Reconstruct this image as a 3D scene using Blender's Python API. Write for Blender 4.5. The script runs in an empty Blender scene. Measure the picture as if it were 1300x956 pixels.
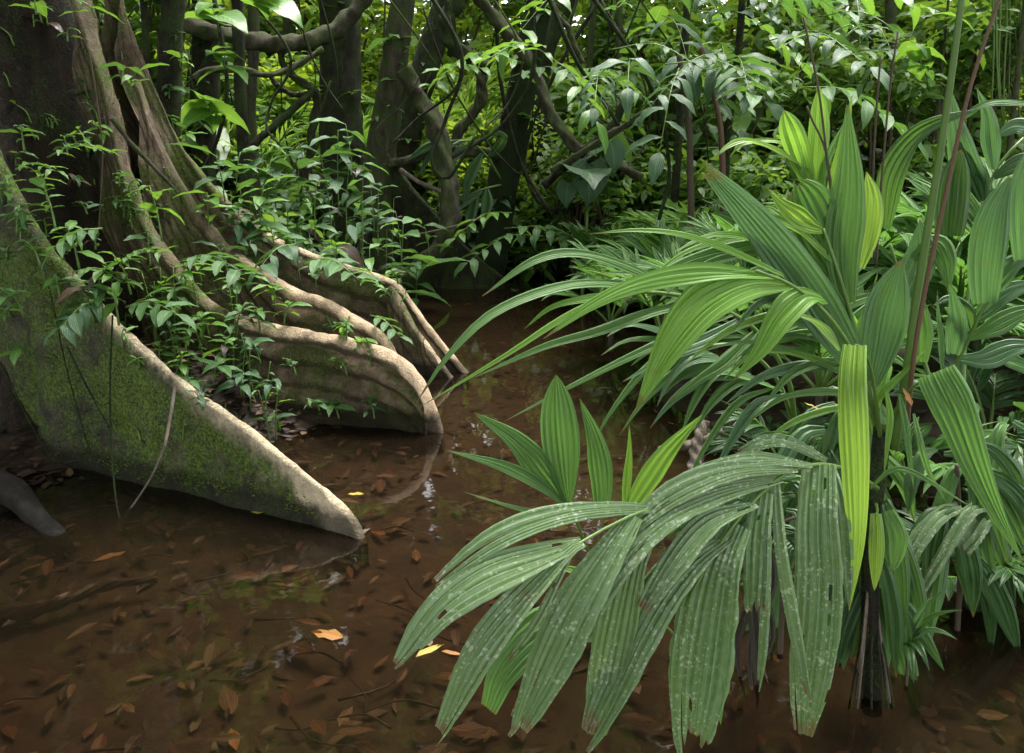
import bpy, math, random
import numpy as np
from mathutils import Vector, Matrix, noise

random.seed(7)
rng = np.random.default_rng(7)
R = math.radians
SC = bpy.context.scene
COL = SC.collection

# ------------------------------------------------------------------ camera, world, sun, exposure
CAM_H, FPX, CX, CY, HOR = 1.5, 1050.0, 650.0, 478.0, 190.0
PITCH = math.atan((CY - HOR) / FPX)
cam_d = bpy.data.cameras.new('camera')
cam = bpy.data.objects.new('camera', cam_d)
COL.objects.link(cam)
cam.location = (0, 0, CAM_H)
cam.rotation_euler = (math.pi / 2 - PITCH, 0, 0)
cam_d.sensor_width = 36
cam_d.lens = 36 * FPX / 1300
cam_d.clip_start, cam_d.clip_end = 0.05, 400
SC.camera = cam

SUN_EL, SUN_AZ = 68, 30          # azimuth from +Y towards +X (ahead of the camera, a little right)
w = bpy.data.worlds.new('World')
SC.world = w
w.use_nodes = True
wn = w.node_tree
bg = wn.nodes['Background']
sky = wn.nodes.new('ShaderNodeTexSky')
sky.sky_type = 'NISHITA'
sky.sun_disc = False
sky.sun_elevation = R(SUN_EL)
sky.sun_rotation = R(SUN_AZ)
sky.dust_density = 4.0
sky.air_density = 1.0
hs = wn.nodes.new('ShaderNodeHueSaturation')
hs.inputs['Saturation'].default_value = 0.16
wn.links.new(sky.outputs[0], hs.inputs['Color'])
wn.links.new(hs.outputs[0], bg.inputs['Color'])
bg.inputs['Strength'].default_value = 0.15
sl = bpy.data.lights.new('sun', 'SUN')
sl.energy = 1.5
sl.angle = R(25)
sl.color = (1.0, 0.96, 0.88)
so = bpy.data.objects.new('sun', sl)
COL.objects.link(so)
d = Vector((math.sin(R(SUN_AZ)) * math.cos(R(SUN_EL)), math.cos(R(SUN_AZ)) * math.cos(R(SUN_EL)), math.sin(R(SUN_EL))))
so.rotation_euler = d.to_track_quat('Z', 'Y').to_euler()
so.location = (0, 0, 30)

SC.view_settings.view_transform = 'Standard'
SC.view_settings.look = 'None'
SC.view_settings.exposure = 2.42
SC.view_settings.gamma = 1.0
SC.render.engine = 'CYCLES'
cy = SC.cycles
cy.use_denoising = True
cy.max_bounces = 7
cy.diffuse_bounces = 3
cy.glossy_bounces = 3
cy.transmission_bounces = 5
cy.transparent_max_bounces = 8
cy.sample_clamp_indirect = 6

# ------------------------------------------------------------------ pixel helpers
SP, CP = math.sin(PITCH), math.cos(PITCH)
def ray(px, py):
    x, y = (px - CX) / FPX, (CY - py) / FPX
    return Vector((x, CP + y * SP, -SP + y * CP))
def at(px, py, Y):
    r = ray(px, py)
    return Vector((0, 0, CAM_H)) + r * (Y / r.y)
def ground(px, py, z=0.0):
    r = ray(px, py)
    return Vector((0, 0, CAM_H)) + r * ((z - CAM_H) / r.z)
def sm(x, a, b):
    t = min(1, max(0, (x - a) / (b - a)))
    return t * t * (3 - 2 * t)

# ------------------------------------------------------------------ object helpers
def mesh(name, v, f, mat=None, uv=None, smooth=True, attr=None, sharp=None):
    me = bpy.data.meshes.new(name)
    me.from_pydata([tuple(p) for p in v], [], [tuple(q) for q in f])
    if uv is not None:
        ul = me.uv_layers.new(name='UVMap')
        li = np.empty(len(me.loops), dtype=np.int32)
        me.loops.foreach_get('vertex_index', li)
        ul.data.foreach_set('uv', np.asarray(uv, dtype=np.float32)[li].ravel())
    if attr is not None:
        at_ = me.attributes.new('ridge', 'FLOAT', 'POINT')
        at_.data.foreach_set('value', np.asarray(attr, dtype=np.float32))
    if smooth:
        me.polygons.foreach_set('use_smooth', [True] * len(me.polygons))
    if sharp:
        ev = np.empty(len(me.edges) * 2, dtype=np.int32)
        me.edges.foreach_get('vertices', ev)
        ev = ev.reshape(-1, 2)
        me.edges.foreach_set('use_edge_sharp', (np.abs(ev[:, 0] - ev[:, 1]) == sharp))
    if mat:
        me.materials.append(mat)
    return me
def obj(name, me, parent=None, loc=(0, 0, 0), M=None):
    o = bpy.data.objects.new(name, me)
    COL.objects.link(o)
    if parent:
        o.parent = parent
    if M is not None:
        o.matrix_local = M
    else:
        o.location = loc
    return o
def tag(o, label, cat, group=None):
    o['label'] = label
    o['category'] = cat
    if group:
        o['group'] = group
    return o
def thing(name, label, cat, loc=(0, 0, 0), group=None, rz=0.0, s=1.0):
    o = bpy.data.objects.new(name, None)
    o.empty_display_size = 0.1
    COL.objects.link(o)
    o.location = loc
    o.rotation_euler = (0, 0, rz)
    o.scale = (s, s, s)
    return tag(o, label, cat, group)
def kind(o, k):
    o['kind'] = k
    return o

def spline(P, n):
    """Catmull-Rom through P (list of tuples/Vectors of any length), n samples"""
    P = np.array([tuple(p) for p in P], dtype=float)
    if len(P) == 2:
        t = np.linspace(0, 1, n)[:, None]
        return P[0] * (1 - t) + P[1] * t
    Q = np.vstack([2 * P[0] - P[1], P, 2 * P[-1] - P[-2]])
    seg = np.linalg.norm(np.diff(P[:, :3], axis=0), axis=1) + 1e-6
    s = np.concatenate([[0], np.cumsum(seg)])
    out = []
    for u in np.linspace(0, s[-1], n):
        i = min(len(P) - 2, max(0, int(np.searchsorted(s, u, side='right') - 1)))
        t = (u - s[i]) / seg[i]
        p0, p1, p2, p3 = Q[i], Q[i + 1], Q[i + 2], Q[i + 3]
        out.append(0.5 * ((2 * p1) + (-p0 + p2) * t + (2 * p0 - 5 * p1 + 4 * p2 - p3) * t * t + (-p0 + 3 * p1 - 3 * p2 + p3) * t ** 3))
    return np.array(out)

def tube(path, rad, seg=10, rough=0.0, fr=3.0, cap=True, twist=0.0):
    """path (n,3), rad (n,) -> v, f, uv"""
    path = np.asarray(path, float)
    n = len(path)
    rad = np.broadcast_to(np.asarray(rad, float), (n,))
    T = np.gradient(path, axis=0)
    T /= np.linalg.norm(T, axis=1)[:, None] + 1e-9
    ref = np.array([0.3, 1, 0.1]) if abs(T[0][1]) < .8 else np.array([1, 0, .1])
    v, uv = [], []
    A = np.cross(T[0], ref); A /= np.linalg.norm(A)
    for i in range(n):
        A = A - T[i] * A.dot(T[i]); A /= np.linalg.norm(A) + 1e-9
        B = np.cross(T[i], A)
        for k in range(seg):
            a = 2 * math.pi * k / seg
            dr = A * math.cos(a) + B * math.sin(a)
            r = rad[i]
            if rough:
                q = path[i] + dr * rad[i]
                r *= 1 + rough * noise.noise(Vector(q * fr)) + rough * .6 * noise.noise(Vector((math.cos(a) * 2.2, math.sin(a) * 2.2, q[2] * fr * .25 + 9)))
            if twist:
                r *= 1 + twist * math.sin(3 * a + i * .55) + twist * .6 * math.sin(2 * a - i * .21 + 1)
            v.append(path[i] + dr * r)
            uv.append((k / seg, i / n))
    f = []
    for i in range(n - 1):
        for k in range(seg):
            k2 = (k + 1) % seg
            f.append((i * seg + k, i * seg + k2, (i + 1) * seg + k2, (i + 1) * seg + k))
    if cap:
        f.append(tuple(range(seg - 1, -1, -1)))
        f.append(tuple((n - 1) * seg + k for k in range(seg)))
    return v, f, uv
def merge(parts):
    V, F, U = [], [], []
    for v, f, u in parts:
        o = len(V)
        V.extend(v); U.extend(u)
        F.extend([tuple(i + o for i in q) for q in f])
    return V, F, U

# ------------------------------------------------------------------ materials
MATS = {}
def nt(name):
    m = bpy.data.materials.new(name)
    m.use_nodes = True
    t = m.node_tree
    t.nodes.clear()
    out = t.nodes.new('ShaderNodeOutputMaterial')
    def N(ty, **kw):
        n = t.nodes.new(ty)
        for k, val in kw.items():
            if k.startswith('i_'):
                n.inputs[k[2:].replace('_', ' ')].default_value = val
            else:
                setattr(n, k, val)
        return n
    def L(a, b):
        t.links.new(a, b)
    MATS[name] = m
    return m, N, L, out
def ramp(N, stops):
    r = N('ShaderNodeValToRGB')
    e = r.color_ramp.elements
    while len(e) < len(stops):
        e.new(0.5)
    for k, (p, c) in enumerate(stops):
        e[k].position = p
        e[k].color = (c[0], c[1], c[2], 1) if not isinstance(c, (int, float)) else (c, c, c, 1)
    return r
def mixc(N, L, fac, a, b, blend='MIX'):
    m = N('ShaderNodeMix', data_type='RGBA', blend_type=blend)
    for s, val in ((0, fac), (6, a), (7, b)):
        if isinstance(val, (int, float)):
            m.inputs[s].default_value = val
        elif isinstance(val, tuple):
            m.inputs[s].default_value = (*val, 1)
        else:
            L(val, m.inputs[s])
    return m.outputs[2]

def leaf_mat(name, col, col2, trans, tw=0.35, rough=0.35, speck=0.0, rib=0.0, stripes=0, stripecol=None, var=0.35, wet=0.0, brown=0.0):
    """col/col2: two tones of the blade; trans: colour of light passing through"""
    m, N, L, out = nt(name)
    oi = N('ShaderNodeObjectInfo')
    tc = N('ShaderNodeTexCoord')
    geo = N('ShaderNodeNewGeometry')
    no = N('ShaderNodeTexNoise', i_Scale=9.0, i_Detail=4.0)
    L(tc.outputs['Object'], no.inputs['Vector'])
    # blend of object random, per-island random and noise picks the tone
    a = N('ShaderNodeMath', operation='MULTIPLY', use_clamp=False); L(oi.outputs['Random'], a.inputs[0]); a.inputs[1].default_value = 0.45
    b = N('ShaderNodeMath', operation='MULTIPLY_ADD'); L(geo.outputs['Random Per Island'], b.inputs[0]); b.inputs[1].default_value = 0.45; L(a.outputs[0], b.inputs[2])
    c = N('ShaderNodeMath', operation='MULTIPLY_ADD', use_clamp=True); L(no.outputs['Fac'], c.inputs[0]); c.inputs[1].default_value = 0.5; 
    s0 = N('ShaderNodeMath', operation='SUBTRACT'); L(b.outputs[0], s0.inputs[0]); s0.inputs[1].default_value = 0.2
    L(s0.outputs[0], c.inputs[2])
    color = mixc(N, L, c.outputs[0], col, col2)
    uvm = N('ShaderNodeUVMap')
    sep = N('ShaderNodeSeparateXYZ'); L(uvm.outputs[0], sep.inputs[0])
    hgt = None
    if stripes:
        k = N('ShaderNodeMath', operation='MULTIPLY'); L(sep.outputs[0], k.inputs[0]); k.inputs[1].default_value = stripes * 2 * math.pi
        s = N('ShaderNodeMath', operation='SINE'); L(k.outputs[0], s.inputs[0])
        s2 = N('ShaderNodeMath', operation='MULTIPLY_ADD', use_clamp=True); L(s.outputs[0], s2.inputs[0]); s2.inputs[1].default_value = 0.5; s2.inputs[2].default_value = 0.5
        hgt = s2.outputs[0]
        p = N('ShaderNodeMath', operation='POWER'); L(hgt, p.inputs[0]); p.inputs[1].default_value = 5
        q = N('ShaderNodeMath', operation='MULTIPLY'); L(p.outputs[0], q.inputs[0]); q.inputs[1].default_value = 0.45
        color = mixc(N, L, q.outputs[0], color, stripecol or tuple(min(1, x * 1.7 + .02) for x in col2))
    if rib:
        r0 = N('ShaderNodeMath', operation='SUBTRACT'); L(sep.outputs[0], r0.inputs[0]); r0.inputs[1].default_value = 0.5
        r1 = N('ShaderNodeMath', operation='ABSOLUTE'); L(r0.outputs[0], r1.inputs[0])
        r2 = N('ShaderNodeMath', operation='LESS_THAN'); L(r1.outputs[0], r2.inputs[0]); r2.inputs[1].default_value = 0.035
        r3 = N('ShaderNodeMath', operation='MULTIPLY'); L(r2.outputs[0], r3.inputs[0]); r3.inputs[1].default_value = rib
        color = mixc(N, L, r3.outputs[0], color, tuple(min(1, x * 1.8 + .03) for x in col2))
        # side veins
        vv = N('ShaderNodeMath', operation='MULTIPLY_ADD'); L(r1.outputs[0], vv.inputs[0]); vv.inputs[1].default_value = -0.9; L(sep.outputs[1], vv.inputs[2])
        vk = N('ShaderNodeMath', operation='MULTIPLY'); L(vv.outputs[0], vk.inputs[0]); vk.inputs[1].default_value = 52
        vs = N('ShaderNodeMath', operation='SINE'); L(vk.outputs[0], vs.inputs[0])
        hgt = vs.outputs[0]
    if stripes:
        nb = N('ShaderNodeTexNoise', i_Scale=14.0, i_Detail=5.0); L(tc.outputs['Object'], nb.inputs['Vector'])
        tb = N('ShaderNodeMath', operation='MULTIPLY_ADD'); L(nb.outputs['Fac'], tb.inputs[0]); tb.inputs[1].default_value = 0.22; L(sep.outputs[1], tb.inputs[2])
        rt_ = ramp(N, [(0.0, 0.0), (0.5, 0.0), (1.0, 1.0)]); rt_.color_ramp.elements[1].position = 0.985
        tb2 = N('ShaderNodeMath', operation='SUBTRACT'); L(tb.outputs[0], tb2.inputs[0]); tb2.inputs[1].default_value = 0.08
        L(tb2.outputs[0], rt_.inputs[0])
        rbl = ramp(N, [(0.66, 0.0), (0.72, 0.55)]); L(nb.outputs['Fac'], rbl.inputs[0])
        color = mixc(N, L, rbl.outputs[0], color, tuple(x * .55 + y for x, y in zip(col2, (.05, .02, .0))))
        color = mixc(N, L, rt_.outputs[0], color, (0.13, 0.085, 0.03))
    if speck:
        nw = N('ShaderNodeTexNoise', i_Scale=120.0, i_Detail=2.0); L(tc.outputs['Object'], nw.inputs['Vector'])
        vx = mixc(N, L, 0.012, tc.outputs['Object'], nw.outputs['Color'], 'ADD')
        vo = N('ShaderNodeTexVoronoi', i_Scale=85.0); L(vx, vo.inputs['Vector'])
        n2 = N('ShaderNodeTexNoise', i_Scale=11.0, i_Detail=6.0, i_Roughness=0.7); L(tc.outputs['Object'], n2.inputs['Vector'])
        rq = ramp(N, [(0.36, 0.0), (0.68, 1.0)]); L(n2.outputs['Fac'], rq.inputs[0])
        th = N('ShaderNodeMath', operation='MULTIPLY'); L(rq.outputs[0], th.inputs[0]); th.inputs[1].default_value = 0.95 * speck
        lt = N('ShaderNodeMath', operation='LESS_THAN'); L(vo.outputs['Distance'], lt.inputs[0]); L(th.outputs[0], lt.inputs[1])
        n3 = N('ShaderNodeTexNoise', i_Scale=60.0, i_Detail=6.0); L(tc.outputs['Object'], n3.inputs['Vector'])
        r = ramp(N, [(0.42, 0), (0.75, 0.5)]); L(n3.outputs['Fac'], r.inputs[0])
        color = mixc(N, L, r.outputs[0], color, (0.20, 0.27, 0.19))
        ml = N('ShaderNodeMath', operation='MULTIPLY'); L(lt.outputs[0], ml.inputs[0]); ml.inputs[1].default_value = 0.75
        color = mixc(N, L, ml.outputs[0], color, (0.36, 0.43, 0.29))
    if brown:
        n4 = N('ShaderNodeTexNoise', i_Scale=5.0, i_Detail=6.0, i_Roughness=0.7); L(tc.outputs['Object'], n4.inputs['Vector'])
        r = ramp(N, [(0.62, 0), (0.70, brown)]); L(n4.outputs['Fac'], r.inputs[0])
        color = mixc(N, L, r.outputs[0], color, (0.14, 0.10, 0.03))
    pb = N('ShaderNodeBsdfPrincipled')
    L(color, pb.inputs['Base Color'])
    nr = N('ShaderNodeTexNoise', i_Scale=40.0, i_Detail=3.0); L(tc.outputs['Object'], nr.inputs['Vector'])
    rr = N('ShaderNodeMapRange'); L(nr.outputs['Fac'], rr.inputs[0]); rr.inputs[3].default_value = rough * .9; rr.inputs[4].default_value = rough * 1.7
    L(rr.outputs[0], pb.inputs['Roughness'])
    pb.inputs['Specular IOR Level'].default_value = 0.42
    if wet:
        pb.inputs['Coat Weight'].default_value = wet * .45
        pb.inputs['Coat Roughness'].default_value = 0.2
    bu = N('ShaderNodeBump', i_Strength=0.35, i_Distance=0.004)
    if hgt is not None:
        L(hgt, bu.inputs['Height'])
    else:
        L(nr.outputs['Fac'], bu.inputs['Height'])
    L(bu.outputs[0], pb.inputs['Normal'])
    tr = N('ShaderNodeBsdfTranslucent')
    tm = mixc(N, L, 0.35, trans, color)
    L(tm, tr.inputs['Color'])
    mx = N('ShaderNodeMixShader'); mx.inputs[0].default_value = tw
    L(pb.outputs[0], mx.inputs[1]); L(tr.outputs[0], mx.inputs[2])
    L(mx.outputs[0], out.inputs[0])
    return m

def bark_mat(name, c1, c2, c3, moss=None, mossamt=0.5, scale=3.0, stretch=0.25, bump=0.6, rough=0.75, lichen=0.0, ridge=None, bands=0.0):
    m, N, L, out = nt(name)
    tc = N('ShaderNodeTexCoord')
    mp = N('ShaderNodeMapping'); L(tc.outputs['Object'], mp.inputs[0])
    mp.inputs['Scale'].default_value = (1, 1, stretch)
    n1 = N('ShaderNodeTexNoise', i_Scale=scale * 3, i_Detail=8.0, i_Roughness=0.65); L(mp.outputs[0], n1.inputs['Vector'])
    r1 = ramp(N, [(0.3, c1), (0.5, c2), (0.7, c3)]); L(n1.outputs['Fac'], r1.inputs[0])
    color = r1.outputs[0]
    n2 = N('ShaderNodeTexNoise', i_Scale=scale * 1.1, i_Detail=7.0, i_Roughness=0.7); L(tc.outputs['Object'], n2.inputs['Vector'])
    n5 = N('ShaderNodeTexNoise', i_Scale=scale * 30, i_Detail=4.0, i_Roughness=0.7); L(tc.outputs['Object'], n5.inputs['Vector'])
    if moss:
        ad = N('ShaderNodeMath', operation='MULTIPLY_ADD'); L(n5.outputs['Fac'], ad.inputs[0]); ad.inputs[1].default_value = 0.35; L(n2.outputs['Fac'], ad.inputs[2])
        a0 = 0.80 - mossamt * 0.4
        r2 = ramp(N, [(a0, 0), (a0 + 0.16, 0.9)]); L(ad.outputs[0], r2.inputs[0])
        rk = ramp(N, [(0.36, 0.0), (0.62, 1.0)]); L(n5.outputs['Fac'], rk.inputs[0])
        mc = mixc(N, L, rk.outputs[0], tuple(x * .28 for x in moss), tuple(x * 1.75 for x in moss))
        mf = r2.outputs[0]
        if ridge:
            ra = N('ShaderNodeAttribute', attribute_name='ridge')
            rm = ramp(N, [(0.0, 0.0), (0.035, 0.1), (0.11, 1.0)]); L(ra.outputs['Fac'], rm.inputs[0])
            mf2 = N('ShaderNodeMath', operation='MULTIPLY'); L(mf, mf2.inputs[0]); L(rm.outputs[0], mf2.inputs[1]); mf = mf2.outputs[0]
        color0 = color
        if ridge:
            # bare, pale, rubbed bark along the crest; grey damp bark down the side
            ns = N('ShaderNodeMath', operation='MULTIPLY_ADD'); L(n2.outputs['Fac'], ns.inputs[0]); ns.inputs[1].default_value = 0.55
            s1 = N('ShaderNodeMath', operation='SUBTRACT'); L(ra.outputs['Fac'], s1.inputs[0]); s1.inputs[1].default_value = 0.27
            L(s1.outputs[0], ns.inputs[2])
            rc = ramp(N, [(0.0, 1.0), (0.06, 0.8), (0.15, 0.0)]); L(ns.outputs[0], rc.inputs[0])
            rcol = ramp(N, [(0.3, tuple(x * .45 for x in ridge)), (0.5, ridge), (0.7, tuple(min(1, x * 1.35) for x in ridge))]); L(n1.outputs['Fac'], rcol.inputs[0])
            color0 = mixc(N, L, rc.outputs[0], color, rcol.outputs[0])
        if bands:
            bk = N('ShaderNodeMath', operation='MULTIPLY_ADD'); L(ra.outputs['Fac'], bk.inputs[0]); bk.inputs[1].default_value = 50.0
            bw = N('ShaderNodeMath', operation='MULTIPLY'); L(n2.outputs['Fac'], bw.inputs[0]); bw.inputs[1].default_value = 9.0
            L(bw.outputs[0], bk.inputs[2])
            bs = N('ShaderNodeMath', operation='SINE'); L(bk.outputs[0], bs.inputs[0])
            rb = ramp(N, [(0.35, 0.0), (0.85, bands)]); L(bs.outputs[0], rb.inputs[0])
            color0 = mixc(N, L, rb.outputs[0], color0, c1)
        color = mixc(N, L, mf, color0, mc)
    if ridge:
        sz = N('ShaderNodeSeparateXYZ'); L(tc.outputs['Object'], sz.inputs[0])
        wz = N('ShaderNodeMath', operation='MULTIPLY_ADD'); L(n2.outputs['Fac'], wz.inputs[0]); wz.inputs[1].default_value = -0.16; L(sz.outputs[2], wz.inputs[2])
        rw = ramp(N, [(0.0, 0.8), (0.05, 0.0)]); L(wz.outputs[0], rw.inputs[0])
        color = mixc(N, L, rw.outputs[0], color, (0.010, 0.008, 0.006))      # soaked, silt-stained band at the waterline
    nd = mixc(N, L, 0.25, mp.outputs[0], n2.outputs['Color'], 'ADD')
    vc = N('ShaderNodeTexVoronoi', feature='DISTANCE_TO_EDGE', i_Scale=scale * 6); L(nd, vc.inputs['Vector'])
    rk_ = ramp(N, [(0.0, 0.6), (0.07, 0.0)]); L(vc.outputs['Distance'], rk_.inputs[0])
    ck = N('ShaderNodeMath', operation='MULTIPLY'); L(rk_.outputs[0], ck.inputs[0]); L(n2.outputs['Fac'], ck.inputs[1])
    color = mixc(N, L, ck.outputs[0], color, tuple(x * .5 for x in c1))
    if lichen:
        vo = N('ShaderNodeTexNoise', i_Scale=scale * 4, i_Detail=9.0, i_Roughness=0.75); L(tc.outputs['Object'], vo.inputs['Vector'])
        r3 = ramp(N, [(0.60, 0), (0.72, lichen * .7)]); L(vo.outputs['Fac'], r3.inputs[0])
        color = mixc(N, L, r3.outputs[0], color, (0.28, 0.31, 0.25))
    pb = N('ShaderNodeBsdfPrincipled', i_Roughness=rough)
    pb.inputs['Specular IOR Level'].default_value = 0.18
    L(color, pb.inputs['Base Color'])
    bu = N('ShaderNodeBump', i_Strength=bump, i_Distance=0.045)
    hh = N('ShaderNodeMath', operation='MULTIPLY_ADD'); L(n5.outputs['Fac'], hh.inputs[0]); hh.inputs[1].default_value = 0.6; L(n1.outputs['Fac'], hh.inputs[2])
    L(hh.outputs[0], bu.inputs['Height'])
    L(bu.outputs[0], pb.inputs['Normal'])
    L(pb.outputs[0], out.inputs[0])
    return m

FRESH = leaf_mat('leaf_fresh', (0.092, 0.205, 0.026), (0.140, 0.275, 0.042), (0.30, 0.52, 0.05), tw=0.42, rough=0.34, stripes=9, wet=0.15)
GREEN = leaf_mat('leaf_green', (0.052, 0.125, 0.032), (0.090, 0.180, 0.046), (0.18, 0.38, 0.05), tw=0.33, rough=0.44, stripes=9, wet=0.05)
BANKG = leaf_mat('leaf_bank', (0.046, 0.120, 0.026), (0.085, 0.180, 0.040), (0.18, 0.38, 0.05), tw=0.35, rough=0.5, stripes=3, stripecol=(0.10, 0.20, 0.05))
BLUE = leaf_mat('leaf_blue_green', (0.045, 0.105, 0.042), (0.075, 0.150, 0.060), (0.14, 0.30, 0.06), tw=0.28, rough=0.32, stripes=10, wet=0.25)
DARK = leaf_mat('leaf_dark', (0.022, 0.062, 0.018), (0.040, 0.095, 0.024), (0.13, 0.26, 0.03), tw=0.3, rough=0.3, stripes=8, wet=0.2)
OLD = leaf_mat('leaf_old_speckled', (0.072, 0.145, 0.044), (0.128, 0.205, 0.070), (0.2, 0.34, 0.06), tw=0.2, rough=0.36, stripes=11, speck=0.55, wet=0.3, stripecol=(0.19, 0.27, 0.13), brown=0.3)
DEAD = leaf_mat('leaf_dead', (0.022, 0.018, 0.012), (0.06, 0.05, 0.036), (0.05, 0.04, 0.03), tw=0.1, rough=0.6, stripes=9)
YELL = leaf_mat('leaf_yellow_green', (0.115, 0.24, 0.024), (0.17, 0.31, 0.045), (0.36, 0.55, 0.06), tw=0.45, rough=0.3, stripes=7, wet=0.3, stripecol=(0.5, 0.6, 0.2))
BROAD = leaf_mat('leaf_broad_glossy', (0.030, 0.090, 0.022), (0.062, 0.15, 0.034), (0.17, 0.34, 0.04), tw=0.32, rough=0.42, rib=0.6, wet=0.12)
BROADL = leaf_mat('leaf_broad_light', (0.058, 0.155, 0.022), (0.098, 0.22, 0.032), (0.25, 0.44, 0.04), tw=0.38, rough=0.3, rib=0.6, wet=0.3)
BROADD = leaf_mat('leaf_broad_dark', (0.020, 0.062, 0.022), (0.038, 0.100, 0.034), (0.12, 0.24, 0.03), tw=0.27, rough=0.42, rib=0.5, wet=0.12)
BGD = leaf_mat('foliage_dark', (0.028, 0.072, 0.016), (0.062, 0.135, 0.026), (0.18, 0.34, 0.03), tw=0.35, rough=0.35, wet=0.2)
BGM = leaf_mat('foliage_mid', (0.048, 0.122, 0.020), (0.095, 0.19, 0.030), (0.28, 0.46, 0.04), tw=0.4, rough=0.36, wet=0.15)
BGL = leaf_mat('foliage_light', (0.095, 0.19, 0.020), (0.16, 0.28, 0.032), (0.58, 0.74, 0.06), tw=0.55, rough=0.5)
FERN = leaf_mat('leaf_fern', (0.05, 0.14, 0.018), (0.09, 0.21, 0.028), (0.25, 0.42, 0.03), tw=0.35, rough=0.45)
STEMG = leaf_mat('stem_green', (0.06, 0.13, 0.02), (0.10, 0.17, 0.03), (0.1, 0.2, 0.02), tw=0.05, rough=0.35)
STEMR = leaf_mat('stem_reddish', (0.055, 0.030, 0.014), (0.10, 0.055, 0.024), (0.1, 0.05, 0.02), tw=0.02, rough=0.4)
STEMB = leaf_mat('stem_brown', (0.035, 0.025, 0.014), (0.07, 0.05, 0.028), (0.1, 0.05, 0.02), tw=0.02, rough=0.6)
MOSS = leaf_mat('moss', (0.045, 0.085, 0.008), (0.12, 0.17, 0.016), (0.2, 0.3, 0.02), tw=0.25, rough=0.8)
BUTT = bark_mat('bark_buttress', (0.014, 0.013, 0.009), (0.042, 0.038, 0.026), (0.10, 0.090, 0.062), moss=(0.075, 0.118, 0.018), mossamt=0.54, scale=2.6, stretch=0.7, bump=0.9, ridge=(0.56, 0.46, 0.31), rough=0.72)
BUTT2 = bark_mat('bark_buttress_pale', (0.06, 0.043, 0.028), (0.15, 0.112, 0.075), (0.28, 0.215, 0.15), moss=(0.06, 0.09, 0.014), mossamt=0.40, scale=2.6, stretch=0.7, bump=0.8, ridge=(0.46, 0.345, 0.23), bands=0.85, rough=0.7)
TRUNK = bark_mat('bark_trunk', (0.007, 0.005, 0.003), (0.017, 0.0115, 0.007), (0.038, 0.026, 0.016), moss=(0.02, 0.034, 0.007), mossamt=0.35, scale=2.4, stretch=0.25, bump=1.0, lichen=0.35)
BARKD = bark_mat('bark_dark', (0.008, 0.0065, 0.0045), (0.019, 0.015, 0.010), (0.045, 0.036, 0.025), moss=(0.03, 0.052, 0.010), mossamt=0.5, scale=5, stretch=0.25, bump=0.9, lichen=0.5)
BARKM = bark_mat('bark_mossy', (0.007, 0.007, 0.004), (0.014, 0.015, 0.008), (0.03, 0.03, 0.017), moss=(0.02, 0.036, 0.008), mossamt=0.95, scale=6, stretch=0.5, bump=1.0)
BARKG = bark_mat('bark_grey', (0.022, 0.018, 0.012), (0.052, 0.043, 0.030), (0.12, 0.10, 0.073), moss=(0.045, 0.075, 0.014), mossamt=0.48, scale=6, stretch=0.3, bump=0.8, lichen=0.5)
DEADB = bark_mat('wood_sodden', (0.006, 0.005, 0.004), (0.015, 0.0125, 0.0095), (0.04, 0.034, 0.027), scale=6, stretch=0.4, bump=0.9)
DEADW = bark_mat('wood_dead', (0.07, 0.055, 0.04), (0.16, 0.13, 0.10), (0.28, 0.25, 0.21), scale=8, stretch=0.2, bump=0.7)

def litter_mat(name, c1, c2, rough=0.35, tw=0.15):
    return leaf_mat(name, c1, c2, c2, tw=tw, rough=rough, rib=0.5, brown=0.4, wet=0.3)
LIT = [litter_mat('litter_brown', (0.036, 0.019, 0.011), (0.074, 0.039, 0.020)),
       litter_mat('litter_red', (0.062, 0.027, 0.014), (0.105, 0.048, 0.024)),
       litter_mat('litter_tan', (0.11, 0.068, 0.036), (0.19, 0.12, 0.062)),
       litter_mat('litter_dark', (0.015, 0.010, 0.007), (0.035, 0.020, 0.012)),
       litter_mat('litter_orange', (0.20, 0.085, 0.02), (0.30, 0.14, 0.035)),
       litter_mat('litter_yellow', (0.36, 0.27, 0.035), (0.46, 0.37, 0.08), tw=0.3)]

def soil_mat():
    m, N, L, out = nt('soil')
    tc = N('ShaderNodeTexCoord')
    n1 = N('ShaderNodeTexNoise', i_Scale=3.0, i_Detail=10.0, i_Roughness=0.7); L(tc.outputs['Object'], n1.inputs['Vector'])
    r = ramp(N, [(0.3, (0.011, 0.008, 0.0055)), (0.5, (0.027, 0.0185, 0.012)), (0.7, (0.052, 0.037, 0.024))]); L(n1.outputs['Fac'], r.inputs[0])
    vo = N('ShaderNodeTexVoronoi', i_Scale=16.0, i_Randomness=1.0); L(tc.outputs['Object'], vo.inputs['Vector'])
    hsv = N('ShaderNodeSeparateColor'); L(vo.outputs['Color'], hsv.inputs[0])
    r2 = ramp(N, [(0.0, (0.010, 0.0075, 0.0055)), (0.5, (0.030, 0.019, 0.011)), (1.0, (0.062, 0.040, 0.024))]); L(hsv.outputs[0], r2.inputs[0])
    c = mixc(N, L, 0.38, r.outputs[0], r2.outputs[0])
    pb = N('ShaderNodeBsdfPrincipled', i_Roughness=0.7)
    pb.inputs['Specular IOR Level'].default_value = 0.2
    L(c, pb.inputs['Base Color'])
    bu = N('ShaderNodeBump', i_Strength=0.6, i_Distance=0.03); L(n1.outputs['Fac'], bu.inputs['Height']); L(bu.outputs[0], pb.inputs['Normal'])
    L(pb.outputs[0], out.inputs[0])
    return m
SOIL = soil_mat()
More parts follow.
